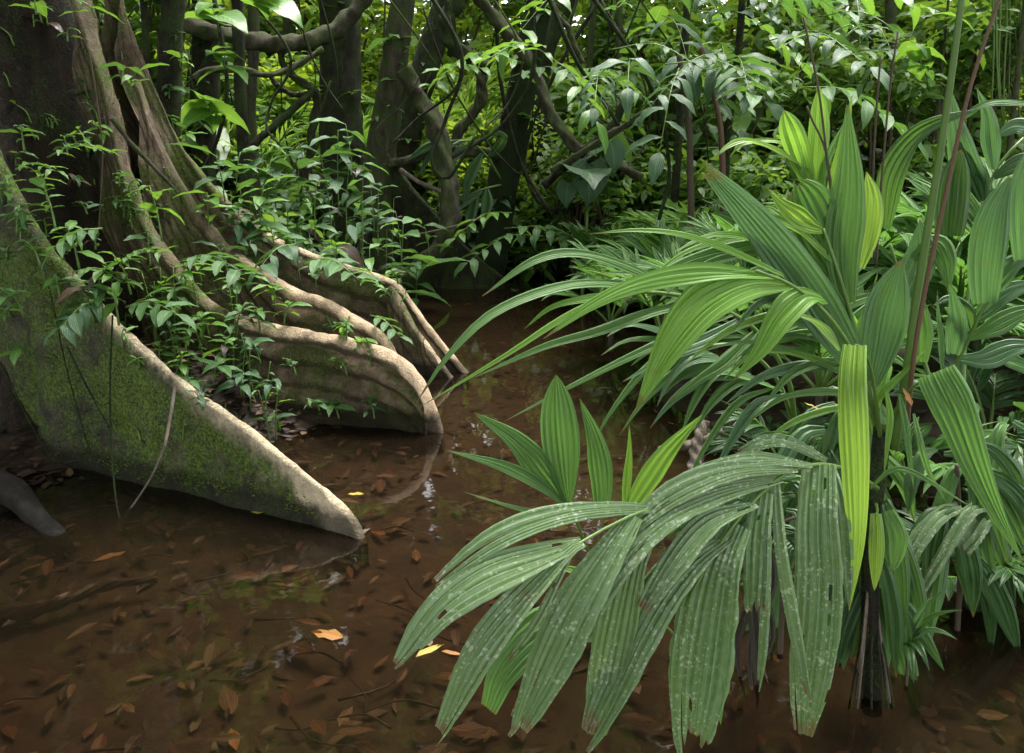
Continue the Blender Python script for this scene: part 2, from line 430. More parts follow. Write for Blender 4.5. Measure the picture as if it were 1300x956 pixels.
def water_mat():
    m, N, L, out = nt('water')
    tc = N('ShaderNodeTexCoord')
    n1 = N('ShaderNodeTexNoise', i_Scale=5.0, i_Detail=3.0); L(tc.outputs['Object'], n1.inputs['Vector'])
    bu = N('ShaderNodeBump', i_Strength=0.05, i_Distance=0.03); L(n1.outputs['Fac'], bu.inputs['Height'])
    fr = N('ShaderNodeFresnel', i_IOR=1.33); L(bu.outputs[0], fr.inputs['Normal'])
    gl = N('ShaderNodeBsdfGlossy', i_Roughness=0.03); L(bu.outputs[0], gl.inputs['Normal'])
    gl.inputs['Color'].default_value = (1, 1, 1, 1)
    tr = N('ShaderNodeBsdfTransparent'); tr.inputs['Color'].default_value = (0.58, 0.475, 0.36, 1)
    df = N('ShaderNodeBsdfDiffuse'); df.inputs['Color'].default_value = (0.034, 0.023, 0.0135, 1)   # fine silt hanging in the water
    m1 = N('ShaderNodeMixShader'); m1.inputs[0].default_value = 0.14
    L(tr.outputs[0], m1.inputs[1]); L(df.outputs[0], m1.inputs[2])
    m2 = N('ShaderNodeMixShader'); L(fr.outputs[0], m2.inputs[0]); L(m1.outputs[0], m2.inputs[1]); L(gl.outputs[0], m2.inputs[2])
    L(m2.outputs[0], out.inputs[0])
    return m
WATER = water_mat()

# ------------------------------------------------------------------ ground and water
def terr(x, y):
    h = -0.13 + 0.05 * noise.noise(Vector((x * .7, y * .7, 0))) + 0.02 * noise.noise(Vector((x * 3, y * 3, 5)))
    h += sm(y + .4 * noise.noise(Vector((x * .5, 0, 3))), 9.6, 12.5) * 0.5
    h += 0.55 * math.exp(-(((x + 3.3) ** 2 + (y - 5.3) ** 2) / 2.2))
    h += 0.42 * math.exp(-(((x - 2.9) / 1.7) ** 2 + ((y - 5.0) / 1.5) ** 2))
    h += 0.25 * sm(x, 3, 5) * sm(y, 3.5, 5.5)
    h += 0.35 * sm(-x, 3.0, 5.0) * sm(y, 3.2, 5.0)
    h += 0.30 * math.exp(-(((x + 1.9) / .75) ** 2 + ((y - 4.55) / .4) ** 2))
    r = math.hypot(x, y)
    if r > 14:
        h += 0.8 * sm(r, 14, 60) + 0.3 * noise.noise(Vector((x * .1, y * .1, 2)))
    return h
def build_ground():
    a = np.concatenate([-np.geomspace(160, 8, 18), np.linspace(-7.5, 7.5, 121), np.geomspace(8, 160, 18)])
    b = np.concatenate([-np.geomspace(120, 3, 12), np.linspace(-2, 14, 129), np.geomspace(15, 160, 18)])
    v = [(x, y, terr(x, y)) for y in b for x in a]
    n = len(a)
    f = [(j * n + i, j * n + i + 1, (j + 1) * n + i + 1, (j + 1) * n + i) for j in range(len(b) - 1) for i in range(n - 1)]
    o = obj('ground', mesh('ground', v, f, SOIL))
    kind(o, 'structure')
    s = 45
    o = obj('stream_water', mesh('stream_water', [(-s, -s, 0), (s, -s, 0), (s, s, 0), (-s, s, 0)], [(0, 1, 2, 3)], WATER))
    kind(o, 'structure')
build_ground()

# ------------------------------------------------------------------ leaf shapes
def broad_leaf(name, mat, L=1.0, W=0.36, fold=0.25, droop=0.35, tip=0.25, n=8, wav=0.02, heart=False, seed=0):
    """dicot leaf along +Y, up +Z"""
    r = random.Random(seed)
    v, uv, f = [], [], []
    for i in range(n + 1):
        t = i / n
        if heart:
            wd = W * (max(0, math.sin(math.pi * min(1, (t + .16) / 1.16) ** .75))) * (1 - .25 * t)
        else:
            wd = W * math.sin(math.pi * t ** 0.85) ** 0.85 * (1 - tip * t) if 0 < t < 1 else 0.004
        if t > .86:
            wd *= max(0.06, 1 - (t - .86) / .14 * .9)
        y = L * (t - droop * .25 * t * t)
        z = -droop * t * t * L * .55
        for j, s in enumerate((-1, -.5, 0, .5, 1)):
            back = -heart * .16 * abs(s) * (1 - t) ** 4 * L
            v.append((s * wd * .5, y + back, z + abs(s) * wd * .5 * fold + wav * math.sin(t * 14 + s * 3 + seed) * abs(s) * L))
            uv.append(((s + 1) / 2, t))
    for i in range(n):
        for j in range(4):
            a = i * 5 + j
            f.append((a, a + 1, a + 6, a + 5))
    return mesh(name, v, f, mat, uv)

def blade_geo(C, Wd, Nrm, pl=5, pleat=0.22, keel=0.15, torn=0.0, seed=0, split=0, rag=0.0):
    """pleated strap leaf. C (n,3) centre line, Wd (n,) full widths, Nrm (n,3) face normals.
    split: number of strips the blade has torn into towards its tip"""
    r = random.Random(seed)
    n = len(C)
    T = np.gradient(C, axis=0)
    T /= np.linalg.norm(T, axis=1)[:, None] + 1e-9
    N_ = Nrm - T * np.sum(Nrm * T, axis=1)[:, None]
    N_ /= np.linalg.norm(N_, axis=1)[:, None] + 1e-9
    S_ = np.cross(T, N_)
    tw = r.uniform(-.18, .18)
    m = 2 * pl + 1
    grp = [(-1, 1, 0, m - 1)]
    if split > 1:
        cuts = sorted(r.sample(range(1, pl), min(split - 1, pl - 1)))
        e = [0] + [2 * c for c in cuts] + [m - 1]
        grp = [(-1 + 2 * e[k] / (m - 1), -1 + 2 * e[k + 1] / (m - 1), e[k], e[k + 1]) for k in range(len(e) - 1)]
    cut = [1 - torn * r.random() for _ in range(m)]
    v, uv, f = [], [], []
    M = sum(q[3] - q[2] + 1 for q in grp)
    par = []
    for q in grp:
        par.append((r.uniform(.4, .8), r.uniform(.06, .18), r.uniform(-.5, .5), 1 - (r.random() * .12 if split > 1 else 0)))
    rg = [[1 + rag * r.uniform(-1, .4) for _ in range(2)] for _ in range(n)]
    ph = r.random() * 6
    for i in range(n):
        t = i / (n - 1)
        for (s0, s1, j0, j1), (ts, sh, lift, lc) in zip(grp, par):
            for j in range(j0, j1 + 1):
                s = -1 + 2 * j / (m - 1)
                tt = t * cut[j] * lc * (n - 1)
                i0 = min(n - 2, int(tt)); fr = tt - i0
                c = C[i0] * (1 - fr) + C[i0 + 1] * fr
                wd = Wd[i0] * (1 - fr) + Wd[i0 + 1] * fr
                k = sm(t, ts, 1)
                se = s
                if split > 1:
                    mid = (s0 + s1) / 2
                    se = mid + (s - mid) * (1 - sh * k)
                if abs(s) > .99:
                    se *= rg[i][0 if s < 0 else 1]
                an = tw * t
                Nn = N_[i0] * math.cos(an) + S_[i0] * math.sin(an)
                Sn = S_[i0] * math.cos(an) - N_[i0] * math.sin(an)
                z = (pleat * (1 if j % 2 else -1) * wd / m) + keel * wd * (abs(s) - .5) * .5 + .045 * wd * math.sin(t * 8 + ph + s * 2.5) + (lift * k * .12 * wd if split > 1 else 0)
                v.append(c + Sn * se * wd * .5 + Nn * z)
                uv.append(((s + 1) / 2, t))
    for i in range(n - 1):
        o = 0
        for s0, s1, j0, j1 in grp:
            for j in range(j1 - j0):
                a = i * M + o + j
                f.append((a, a + 1, a + M + 1, a + M))
            o += j1 - j0 + 1
    blade_geo.M = M
    return v, f, uv
def prof(t, base=0.35, peak=0.38, tipw=0.03, p=1.3):
    if t < peak:
        u = t / peak
        return base + (1 - base) * math.sin(u * math.pi / 2)
    u = (t - peak) / (1 - peak)
    return tipw + (1 - tipw) * (1 - u ** p)

# ------------------------------------------------------------------ traced leaves
CAMV = Vector((0, 0, CAM_H))
LSEED = [0]
def traced_leaf(name, parent, root, path, wpx, mat, n=(0.75, 0.6, 0.0), base=0.35, peak=0.38, tipw=0.03, p=1.3, pl=None, torn=0.0, pleat=0.5, keel=0.2, segs=22, split=0):
    LSEED[0] += 1
    P = [at(*q) for q in path]
    C = spline(P, segs)
    Ym = np.mean([q[2] for q in path])
    W = wpx / FPX * Ym * 1.03
    Wd = np.array([W * prof(i / (segs - 1), base, peak, tipw, p) for i in range(segs)])
    Nn = []
    for c in C:
        v = (CAMV - Vector(c)).normalized()
        q = v * n[0] + Vector((0, 0, 1)) * n[1] + Vector((1, 0, 0)) * n[2]
        Nn.append(np.array(q.normalized()))
    if pl is None:
        pl = max(2, min(8, int(wpx / 8)))
    if mat is OLD:
        split = split or 2
        W *= 1.08
        peak, p, tipw = .55, 2.2, max(tipw, .12)
        Wd = np.array([W * prof(i / (segs - 1), base, peak, tipw, p) for i in range(segs)])
        keel = .08
    v, f, uv = blade_geo(C, Wd, np.array(Nn), pl, pleat, keel, torn, LSEED[0], split, .07 if mat is OLD else .02)
    if mat is OLD:      # insect holes and slits
        rh = random.Random(LSEED[0] + 5)
        f = [q for q in f if rh.random() > .012]
    rt = np.array(root)
    v = [p_ - rt for p_ in v]
    return obj(name, mesh(name, v, f, mat, uv, sharp=blade_geo.M), parent)
def traced_tube(name, parent, root, path, w0, w1, mat, seg=8, n=24, rough=0.0, fr=6, twist=0.0):
    C = spline([at(*q) for q in path], n)
    Ym = np.mean([q[2] for q in path])
    rad = np.linspace(w0, w1, n) * .5 / FPX * Ym
    v, f, uv = tube(C, rad, seg, rough, fr, twist=twist)
    rt = np.array(root)
    v = [np.array(p_) - rt for p_ in v]
    return obj(name, mesh(name, v, f, mat, uv), parent)

def np_mesh(name, V, F, UV, mat, smooth=False):
    me = bpy.data.meshes.new(name)
    V = np.asarray(V, np.float32); F = np.asarray(F, np.int32)
    me.vertices.add(len(V)); me.vertices.foreach_set('co', V.ravel())
    k = F.shape[1]
    me.loops.add(F.size); me.loops.foreach_set('vertex_index', F.ravel())
    me.polygons.add(len(F))
    me.polygons.foreach_set('loop_start', np.arange(0, F.size, k, dtype=np.int32))
    ul = me.uv_layers.new(name='UVMap'); ul.data.foreach_set('uv', np.asarray(UV, np.float32)[F.ravel()].ravel())
    me.polygons.foreach_set('use_smooth', np.full(len(F), smooth))
    me.materials.append(mat)
    me.update(calc_edges=True)
    me.validate()
    return me

# ------------------------------------------------------------------ the buttressed tree
def buttress(path, thick, wbase, parent, root, mat, name='buttress_root', zb=-0.32, bands=0.0, n=90, wob=0.045, seed=0, fade=.22, moss=0, fade0=0.0):
    """plate root: path = ridge as (px, py, Y)"""
    C = spline([at(*q) for q in path], n)
    T = np.gradient(C[:, :2], axis=0)
    T /= np.linalg.norm(T, axis=1)[:, None] + 1e-9
    # smooth the plan direction
    for _ in range(6):
        T[1:-1] = (T[:-2] + T[1:-1] * 2 + T[2:]) / 4
    T /= np.linalg.norm(T, axis=1)[:, None] + 1e-9
    Nn = np.stack([-T[:, 1], T[:, 0]], axis=1)
    K = 60
    v, att, f, uv = [], [], [], []
    for i in range(n):
        t = i / (n - 1)
        top = C[i][2]
        H = top - zb
        tk = thick[0] * (1 - t) + thick[1] * t
        tk = min(tk, H * .6) * (1 + .35 * noise.noise(Vector((t * 14, seed, 0))) + .2 * noise.noise(Vector((t * 40, seed, 4))))
        wb = (wbase[0] * (1 - t) + wbase[1] * t)
        for k in range(K):
            u = -1 + 2 * k / (K - 1)          # -1 = foot on one side, 0 = crest, 1 = foot on the other
            a = abs(u) ** 1.35
            dz = a * H
            if dz < tk:
                w_ = math.sqrt(max(0, tk * tk - (tk - dz) ** 2))
            else:
                q = (dz - tk) / max(1e-3, H - tk)
                w_ = tk * (1 - .28 * sm(q, 0, .25)) + wb * q ** 1.6
            s = math.copysign(1, u)
            z = top - dz
            q3 = Vector((C[i][0], C[i][1], z))
            lat = wob * 1.7 * H * noise.noise(q3 * 1.9 + Vector((seed, 0, 0))) * sm(dz, 0, .5)
            bump = 0.012 * noise.noise(q3 * 7 + Vector((s * 9, seed, 0))) + 0.007 * noise.noise(q3 * 19 + Vector((s * 9, seed, 0))) + 0.018 * max(0, noise.noise(Vector((C[i][0] * 3.3 + C[i][1] * 3.3, z * 1.4, seed)))) * sm(dz, .04, .15) + 0.03 * noise.noise(q3 * 2.2 + Vector((s * 5, seed, 3))) * sm(dz, .05, .4)
            if bands:
                bump += bands * math.sin(dz * 50 + 3.0 * noise.noise(q3 * 2)) * math.exp(-dz * 2.6) * sm(dz, .02, .08)
            px = C[i][0] + Nn[i][0] * (s * (w_ + bump) + lat)
            py = C[i][1] + Nn[i][1] * (s * (w_ + bump) + lat)
            v.append((px - root[0], py - root[1], z - root[2] + 0.010 * noise.noise(q3 * 9) + .006 * noise.noise(q3 * 24)))
            att.append(dz + fade * sm(t, .36 + fade0, .56 + fade0))
            uv.append((t, (u + 1) / 2))
    for i in range(n - 1):
        for k in range(K - 1):
            a = i * K + k
            f.append((a, a + 1, a + K + 1, a + K))
    f.append(tuple(range(K)))
    o = obj(name, mesh(name, v, f, mat, uv, attr=att), parent)
    BVP.append(([tuple(Vector(p) + Vector(root)) for p in v], f))
    if moss:
        V = np.array(v).reshape(n, K, 3)
        gm = random.Random(seed); P, D = [], []
        tries = 0
        while len(P) < moss and tries < moss * 8:
            tries += 1
            i = gm.randrange(2, n - 2); k = gm.randrange(2, K - 2)
            p = V[i, k] * 1.0
            e1 = V[i + 1, k] - p; e2 = V[i, k + 1] - p
            w0_, w1_ = gm.random(), gm.random()
            nn = np.cross(e1, e2); nn /= np.linalg.norm(nn) + 1e-9
            wp = Vector(p) + Vector(root)
            if nn[1] > 0:
                nn = -nn
            if wp.z < .05 or att[i * K + k] < .075 + .05 * gm.random() or noise.noise(wp * 2.6) + .5 * noise.noise(wp * 9) < .11:
                continue
            P.append(p + e1 * w0_ + e2 * w1_); D.append(nn + np.array([gm.uniform(-.7, .7), gm.uniform(-.7, .7), gm.uniform(-.2, .9)]))
        P = np.array(P); D = np.array(D); D /= np.linalg.norm(D, axis=1)[:, None]
        g2 = np.random.default_rng(seed)
        L_ = g2.uniform(.006, .017, (len(P), 1))
        S = np.cross(D, g2.normal(size=P.shape)); S /= np.linalg.norm(S, axis=1)[:, None]
        VV = np.stack([P - S * L_ * .35, P + S * L_ * .35, P + D * L_], 1).reshape(-1, 3)
        FF = np.arange(len(VV)).reshape(-1, 3)
        mo = obj('moss', np_mesh('moss', VV, FF, np.zeros((len(VV), 2)), MOSS), o)
        kind(mo, 'stuff')
    return o

TC = Vector((-3.35, 5.25, 0))
BVP = []
def big_tree():
    t = thing('buttress_tree', 'giant rainforest tree with fluted dark trunk and pale buttress roots standing in the stream', 'tree', TC)
    v, f, uv, att = [], [], [], []
    S, n = 96, 70
    lob = [(-0.15, .22), (0.55, .16), (-0.95, .25), (-2.0, .2), (1.4, .2), (2.5, .2)]
    for i in range(n):
        z = -0.3 + 11.0 * (i / (n - 1)) ** 1.25
        for k in range(S):
            a = 2 * math.pi * k / S
            r = 0.62 + 0.35 * math.exp(-max(0, z) / 1.6)
            for la, am in lob:
                dd = (a - la + math.pi) % (2 * math.pi) - math.pi
                r += (am + .25 * math.exp(-max(0, z) / 1.2)) * math.exp(-(dd / .22) ** 2) * (0.35 + .9 * math.exp(-max(0, z) / 2.5))
            p = Vector((math.cos(a), math.sin(a), z * .5))
            r += .05 * noise.noise(p * 2.5) + .018 * noise.noise(Vector((math.cos(a) * 9, math.sin(a) * 9, z * 1.5))) + .02 * noise.noise(Vector((math.cos(a) * 4, math.sin(a) * 4, z * 5)))
            v.append((math.cos(a) * r - .03 * z, math.sin(a) * r, z)); uv.append((k / S, i / n))
    for i in range(n - 1):
        for k in range(S):
            k2 = (k + 1) % S
            f.append((i * S + k, i * S + k2, (i + 1) * S + k2, (i + 1) * S + k))
    obj('trunk', mesh('trunk', v, f, TRUNK, uv), t)
    BVP.append(([tuple(Vector(p) + TC) for p in v], f))
    a = buttress([(463, 690, 3.01), (447, 656, 3.06), (420, 628, 3.12), (380, 594, 3.2), (330, 555, 3.32), (270, 510, 3.45), (215, 470, 3.57), (160, 420, 3.68), (100, 358, 3.8), (40, 285, 3.95), (0, 205, 4.1), (-60, 80, 4.3), (-120, -80, 4.5)],
                 (0.017, 0.045), (0.05, 0.17), t, TC, BUTT, seed=1, n=150, moss=9000)
    a['label'] = 'mossy front plate root with a pale rubbed crest'
    buttress([(110, 450, 3.98), (75, 410, 4.02), (40, 370, 4.06), (0, 320, 4.1), (-50, 260, 4.2), (-130, 160, 4.4), (-220, 60, 4.6)], (0.03, 0.06), (0.05, 0.12), t, TC, BUTT, seed=3, n=60, moss=1500, fade=.5, fade0=-.2)
    b = buttress([(549, 560, 4.30), (548, 520, 4.31), (536, 483, 4.33), (512, 456, 4.37), (480, 438, 4.42), (430, 426, 4.5), (370, 415, 4.6), (310, 402, 4.7), (265, 380, 4.78), (230, 340, 4.85), (190, 285, 4.9), (160, 215, 4.95), (140, 120, 4.97), (115, 40, 5.0), (95, -40, 5.05)],
                 (0.050, 0.050), (0.03, 0.2), t, TC, BUTT2, bands=0.024, seed=5, n=150, moss=1800)
    b['label'] = 'pale banded plate root with a rounded end'
    c = buttress([(500, 450, 4.75), (488, 425, 4.78), (465, 408, 4.8), (440, 393, 4.85), (410, 378, 4.9), (375, 366, 5.0), (330, 340, 5.1), (280, 300, 5.2), (235, 240, 5.25), (200, 170, 5.25), (175, 100, 5.25)],
                 (0.045, 0.05), (0.04, 0.16), t, TC, BUTT2, bands=0.006, seed=8)
    e = buttress([(596, 474, 5.58), (572, 446, 5.6), (547, 415, 5.62), (527, 388, 5.64), (507, 362, 5.66), (480, 347, 5.68), (440, 335, 5.7), (400, 322, 5.72), (350, 300, 5.74), (300, 265, 5.76), (255, 215, 5.75), (222, 170, 5.7), (190, 100, 5.6), (160, 30, 5.5), (140, -40, 5.4)],
                 (0.032, 0.045), (0.05, 0.2), t, TC, BUTT2, bands=0.016, seed=12, n=120, moss=1500)
    e2 = buttress([(576, 478, 5.46), (560, 458, 5.47), (540, 433, 5.49), (522, 405, 5.52), (508, 380, 5.56), (496, 362, 5.6)], (0.035, 0.035), (0.03, 0.05), t, TC, BUTT2, seed=15, n=50)
    traced_tube('small_root', t, TC, [(-80, 560, 3.55), (-20, 600, 3.4), (30, 640, 3.25), (62, 672, 3.12), (85, 700, 3.02)], 52, 22, DEADB, seg=14, rough=.35)
    traced_tube('small_root', t, TC, [(-60, 720, 2.95), (-10, 760, 2.75), (14, 776, 2.66), (26, 790, 2.6)], 46, 26, BARKG, seg=12, rough=.25)
    # cord-like aerial roots pressed on the front plate
    for pth, w_ in (([(55, 330, 3.80), (70, 400, 3.75), (85, 470, 3.72), (110, 560, 3.66), (125, 596, 3.6)], 5), ([(0, 460, 3.85), (40, 540, 3.77), (70, 590, 3.68)], 6), ([(85, 440, 3.72), (115, 500, 3.66), (140, 545, 3.6)], 6)):
        traced_tube('aerial_root', t, TC, pth, w_ * .5, w_ * .3, BARKD, seg=6)
    return t
BIG = big_tree()
from mathutils.bvhtree import BVHTree
_V, _F = [], []
for v_, f_ in BVP:
    o_ = len(_V); _V.extend(v_); _F.extend([tuple(i + o_ for i in q) for q in f_])
BVH = BVHTree.FromPolygons(_V, _F)
def cling(px, py):
    hit = BVH.ray_cast(Vector((0, 0, CAM_H)), ray(px, py).normalized())
    return hit[0]

# ------------------------------------------------------------------ crowns of foliage (numpy)
def leaf_cloud(centers, radii, n_per, size, aspect=0.42, flat=0.45, seed=1, droop=0.5):
    """many folded leaves spread through ellipsoid clumps; returns v,f,uv (two quads per leaf)"""
    g = np.random.default_rng(seed)
    pts = []
    for c, r_, k in zip(centers, radii, n_per):
        q = g.normal(size=(k, 3)); q /= np.linalg.norm(q, axis=1)[:, None]
        q *= (g.random((k, 1)) ** 0.45) * np.array(r_)
        pts.append(np.array(c) + q)
    P = np.vstack(pts)
    n = len(P)
    yaw = g.random(n) * 2 * np.pi
    pit = -droop * g.random(n) * 1.3 + .25
    rol = g.normal(size=n) * flat
    D = np.stack([np.cos(yaw) * np.cos(pit), np.sin(yaw) * np.cos(pit), np.sin(pit)], 1)
    up = np.tile([0, 0, 1.0], (n, 1))
    S = np.cross(D, up); S /= np.linalg.norm(S, axis=1)[:, None] + 1e-9
    U = np.cross(S, D)
    S2 = S * np.cos(rol)[:, None] + U * np.sin(rol)[:, None]
    U2 = np.cross(S2, D)
    L = (size * (0.55 + 0.9 * g.random(n)))[:, None]
    W = L * aspect * (.8 + .4 * g.random((n, 1)))
    b = P; tip = P + D * L - U2 * L * .12
    m1 = P + D * L * .26 - U2 * L * .01; m2 = P + D * L * .64 - U2 * L * .05
    fd = (g.random((n, 1)) - .3) * .25
    l1 = m1 + S2 * W * .46 + U2 * W * fd; r1 = m1 - S2 * W * .46 + U2 * W * fd
    l2 = m2 + S2 * W * .40 + U2 * W * fd; r2 = m2 - S2 * W * .40 + U2 * W * fd
    V = np.stack([b, l1, l2, tip, r2, r1], 1).reshape(-1, 3)
    i = np.arange(n)[:, None] * 6
    F = np.concatenate([i + np.array([[0, 5, 1]]), i + np.array([[1, 4, 2]]), i + np.array([[1, 5, 4]]), i + np.array([[2, 4, 3]])], 0)
    UV = np.tile(np.array([[.5, 0], [0, .3], [0, .65], [.5, 1], [1, .65], [1, .3]]), (n, 1))
    return V, F, UV
# overhead canopy of the big tree and of its neighbours (unseen, added to shade the place)
def canopy_mesh(name, seed, mat, rad=3.2, n=2600, size=.42):
    g = random.Random(seed)
    cs, rs, ns = [], [], []
    for k in range(16):
        a, q = g.random() * 6.28, rad * math.sqrt(g.random())
        cs.append((math.cos(a) * q, math.sin(a) * q, g.uniform(-.9, .9) * (1.2 - q / rad * .6)))
        s = g.uniform(.7, 1.3)
        rs.append((s, s, s * .55)); ns.append(n // 16)
    return np_mesh(name, *leaf_cloud(cs, rs, ns, size, seed=seed), mat)
CANO = [canopy_mesh('canopy_leaves', 50 + k, BGD if k % 2 else BGM) for k in range(3)]
def tall_tree(x, y, h, label, s=1.0, r=.16, k=0, nb=5):
    z0 = terr(x, y) - .2
    t = thing('added_canopy_tree', label, 'tree', (x, y, z0), 'tall trees closing the canopy')
    g = random.Random(int(x * 31 + y * 17))
    pth = [(0, 0, 0), (g.uniform(-.15, .15), g.uniform(-.15, .15), h * .3), (g.uniform(-.3, .3), g.uniform(-.3, .3), h * .65), (g.uniform(-.4, .4), g.uniform(-.4, .4), h)]
    C = spline(pth, 20)
    parts = [tube(C, np.linspace(r * 1.25, r * .55, 20), 12, .12, 4)]
    for b in range(nb):
        a = b * 6.28 / nb + g.random()
        e = (C[15][0] + math.cos(a) * 2.0 * s, C[15][1] + math.sin(a) * 2.0 * s, h + g.uniform(-.2, .9))
        parts.append(tube(spline([C[15], ((C[15][0] + e[0]) / 2, (C[15][1] + e[1]) / 2, h * .9), e], 7), np.linspace(r * .4, r * .1, 7), 6))
    obj('trunk', mesh('trunk', *merge(parts)[:2], BARKD, merge(parts)[2]), t)
    c = obj('crown', CANO[k % 3], t, (0, 0, h + .4))
    c.scale = (s, s, s); c.rotation_euler = (0, 0, g.random() * 6)
    return t
# crown of the giant tree, out of view, set to shade the left
for q, (dx, dy, dz, s) in enumerate(((0.1, -.4, 9.2, 1.1), (-.9, 1.6, 10.0, 1.0), (-1.8, -1.4, 9.6, 1.1))):
    o = obj('crown', CANO[q % 3], BIG, (dx, dy, dz)); o.scale = (s, s, s)
CAN_SPOTS = [(-7.5, 3.0, 8, 1.3), (-4.4, -1.5, 8, 1.3), (0.2, -4.2, 8.5, 1.2),
             (5.2, -3.2, 8, 1.2), (9.6, 6.0, 8.5, 1.3), (-10, 8, 9, 1.5), (-11, 14, 10, 1.5), (-6.5, 23, 12, 1.5), (-1.5, 22, 14, 1.6), (3, 18.5, 12.5, 1.5), (7, 17.5, 11, 1.4), (10, 20, 10, 1.5), (-8, -3, 8, 1.5), (9, 0, 8, 1.4), (15, 16, 10, 1.6), (-16, 15, 10, 1.6)]
for k, (x, y, h, s) in enumerate(CAN_SPOTS):  # trees added so their unseen crowns shade the place and darken reflections
    tall_tree(x, y, h, 'added slender dark trunked tree carrying an unseen crown for shade', s, .14, k)

# ------------------------------------------------------------------ far forest backdrop: a mass nobody could count
def far_forest():
    g = np.random.default_rng(3)
    cs, rs, ns = [], [], []
    for k in range(240):
        a = g.uniform(-1.15, 1.15)
        q = g.uniform(18, 31)
        z = g.uniform(0.5, 21) if q > 21 else g.uniform(.3, 5)
        cs.append((math.sin(a) * q, math.cos(a) * q, z)); s = g.uniform(1.2, 2.4)
        rs.append((s, s, s * .8)); ns.append(200)
    o = obj('distant_forest', np_mesh('distant_forest', *leaf_cloud(cs, rs, ns, .46, seed=9), BGM))
    tag(o, 'mass of distant rainforest foliage closing the view behind the undergrowth', 'foliage'); kind(o, 'stuff')
far_forest()
def far_wall():  # height above the view added so the water mirrors leaves, not sky
    g = np.random.default_rng(4)
    cs, rs, ns = [], [], []
    for k in range(430):
        a = g.uniform(-1.2, 1.2); q = g.uniform(27, 36); z = g.uniform(1, 27)
        cs.append((math.sin(a) * q, math.cos(a) * q, z)); s = g.uniform(1.8, 3.2)
        rs.append((s, s, s * .8)); ns.append(110)
    o = obj('distant_canopy', np_mesh('distant_canopy', *leaf_cloud(cs, rs, ns, 1.15, seed=19), BGD))
    tag(o, 'dark wall of tall forest crowns far behind the distant foliage', 'foliage'); kind(o, 'stuff')
far_wall()

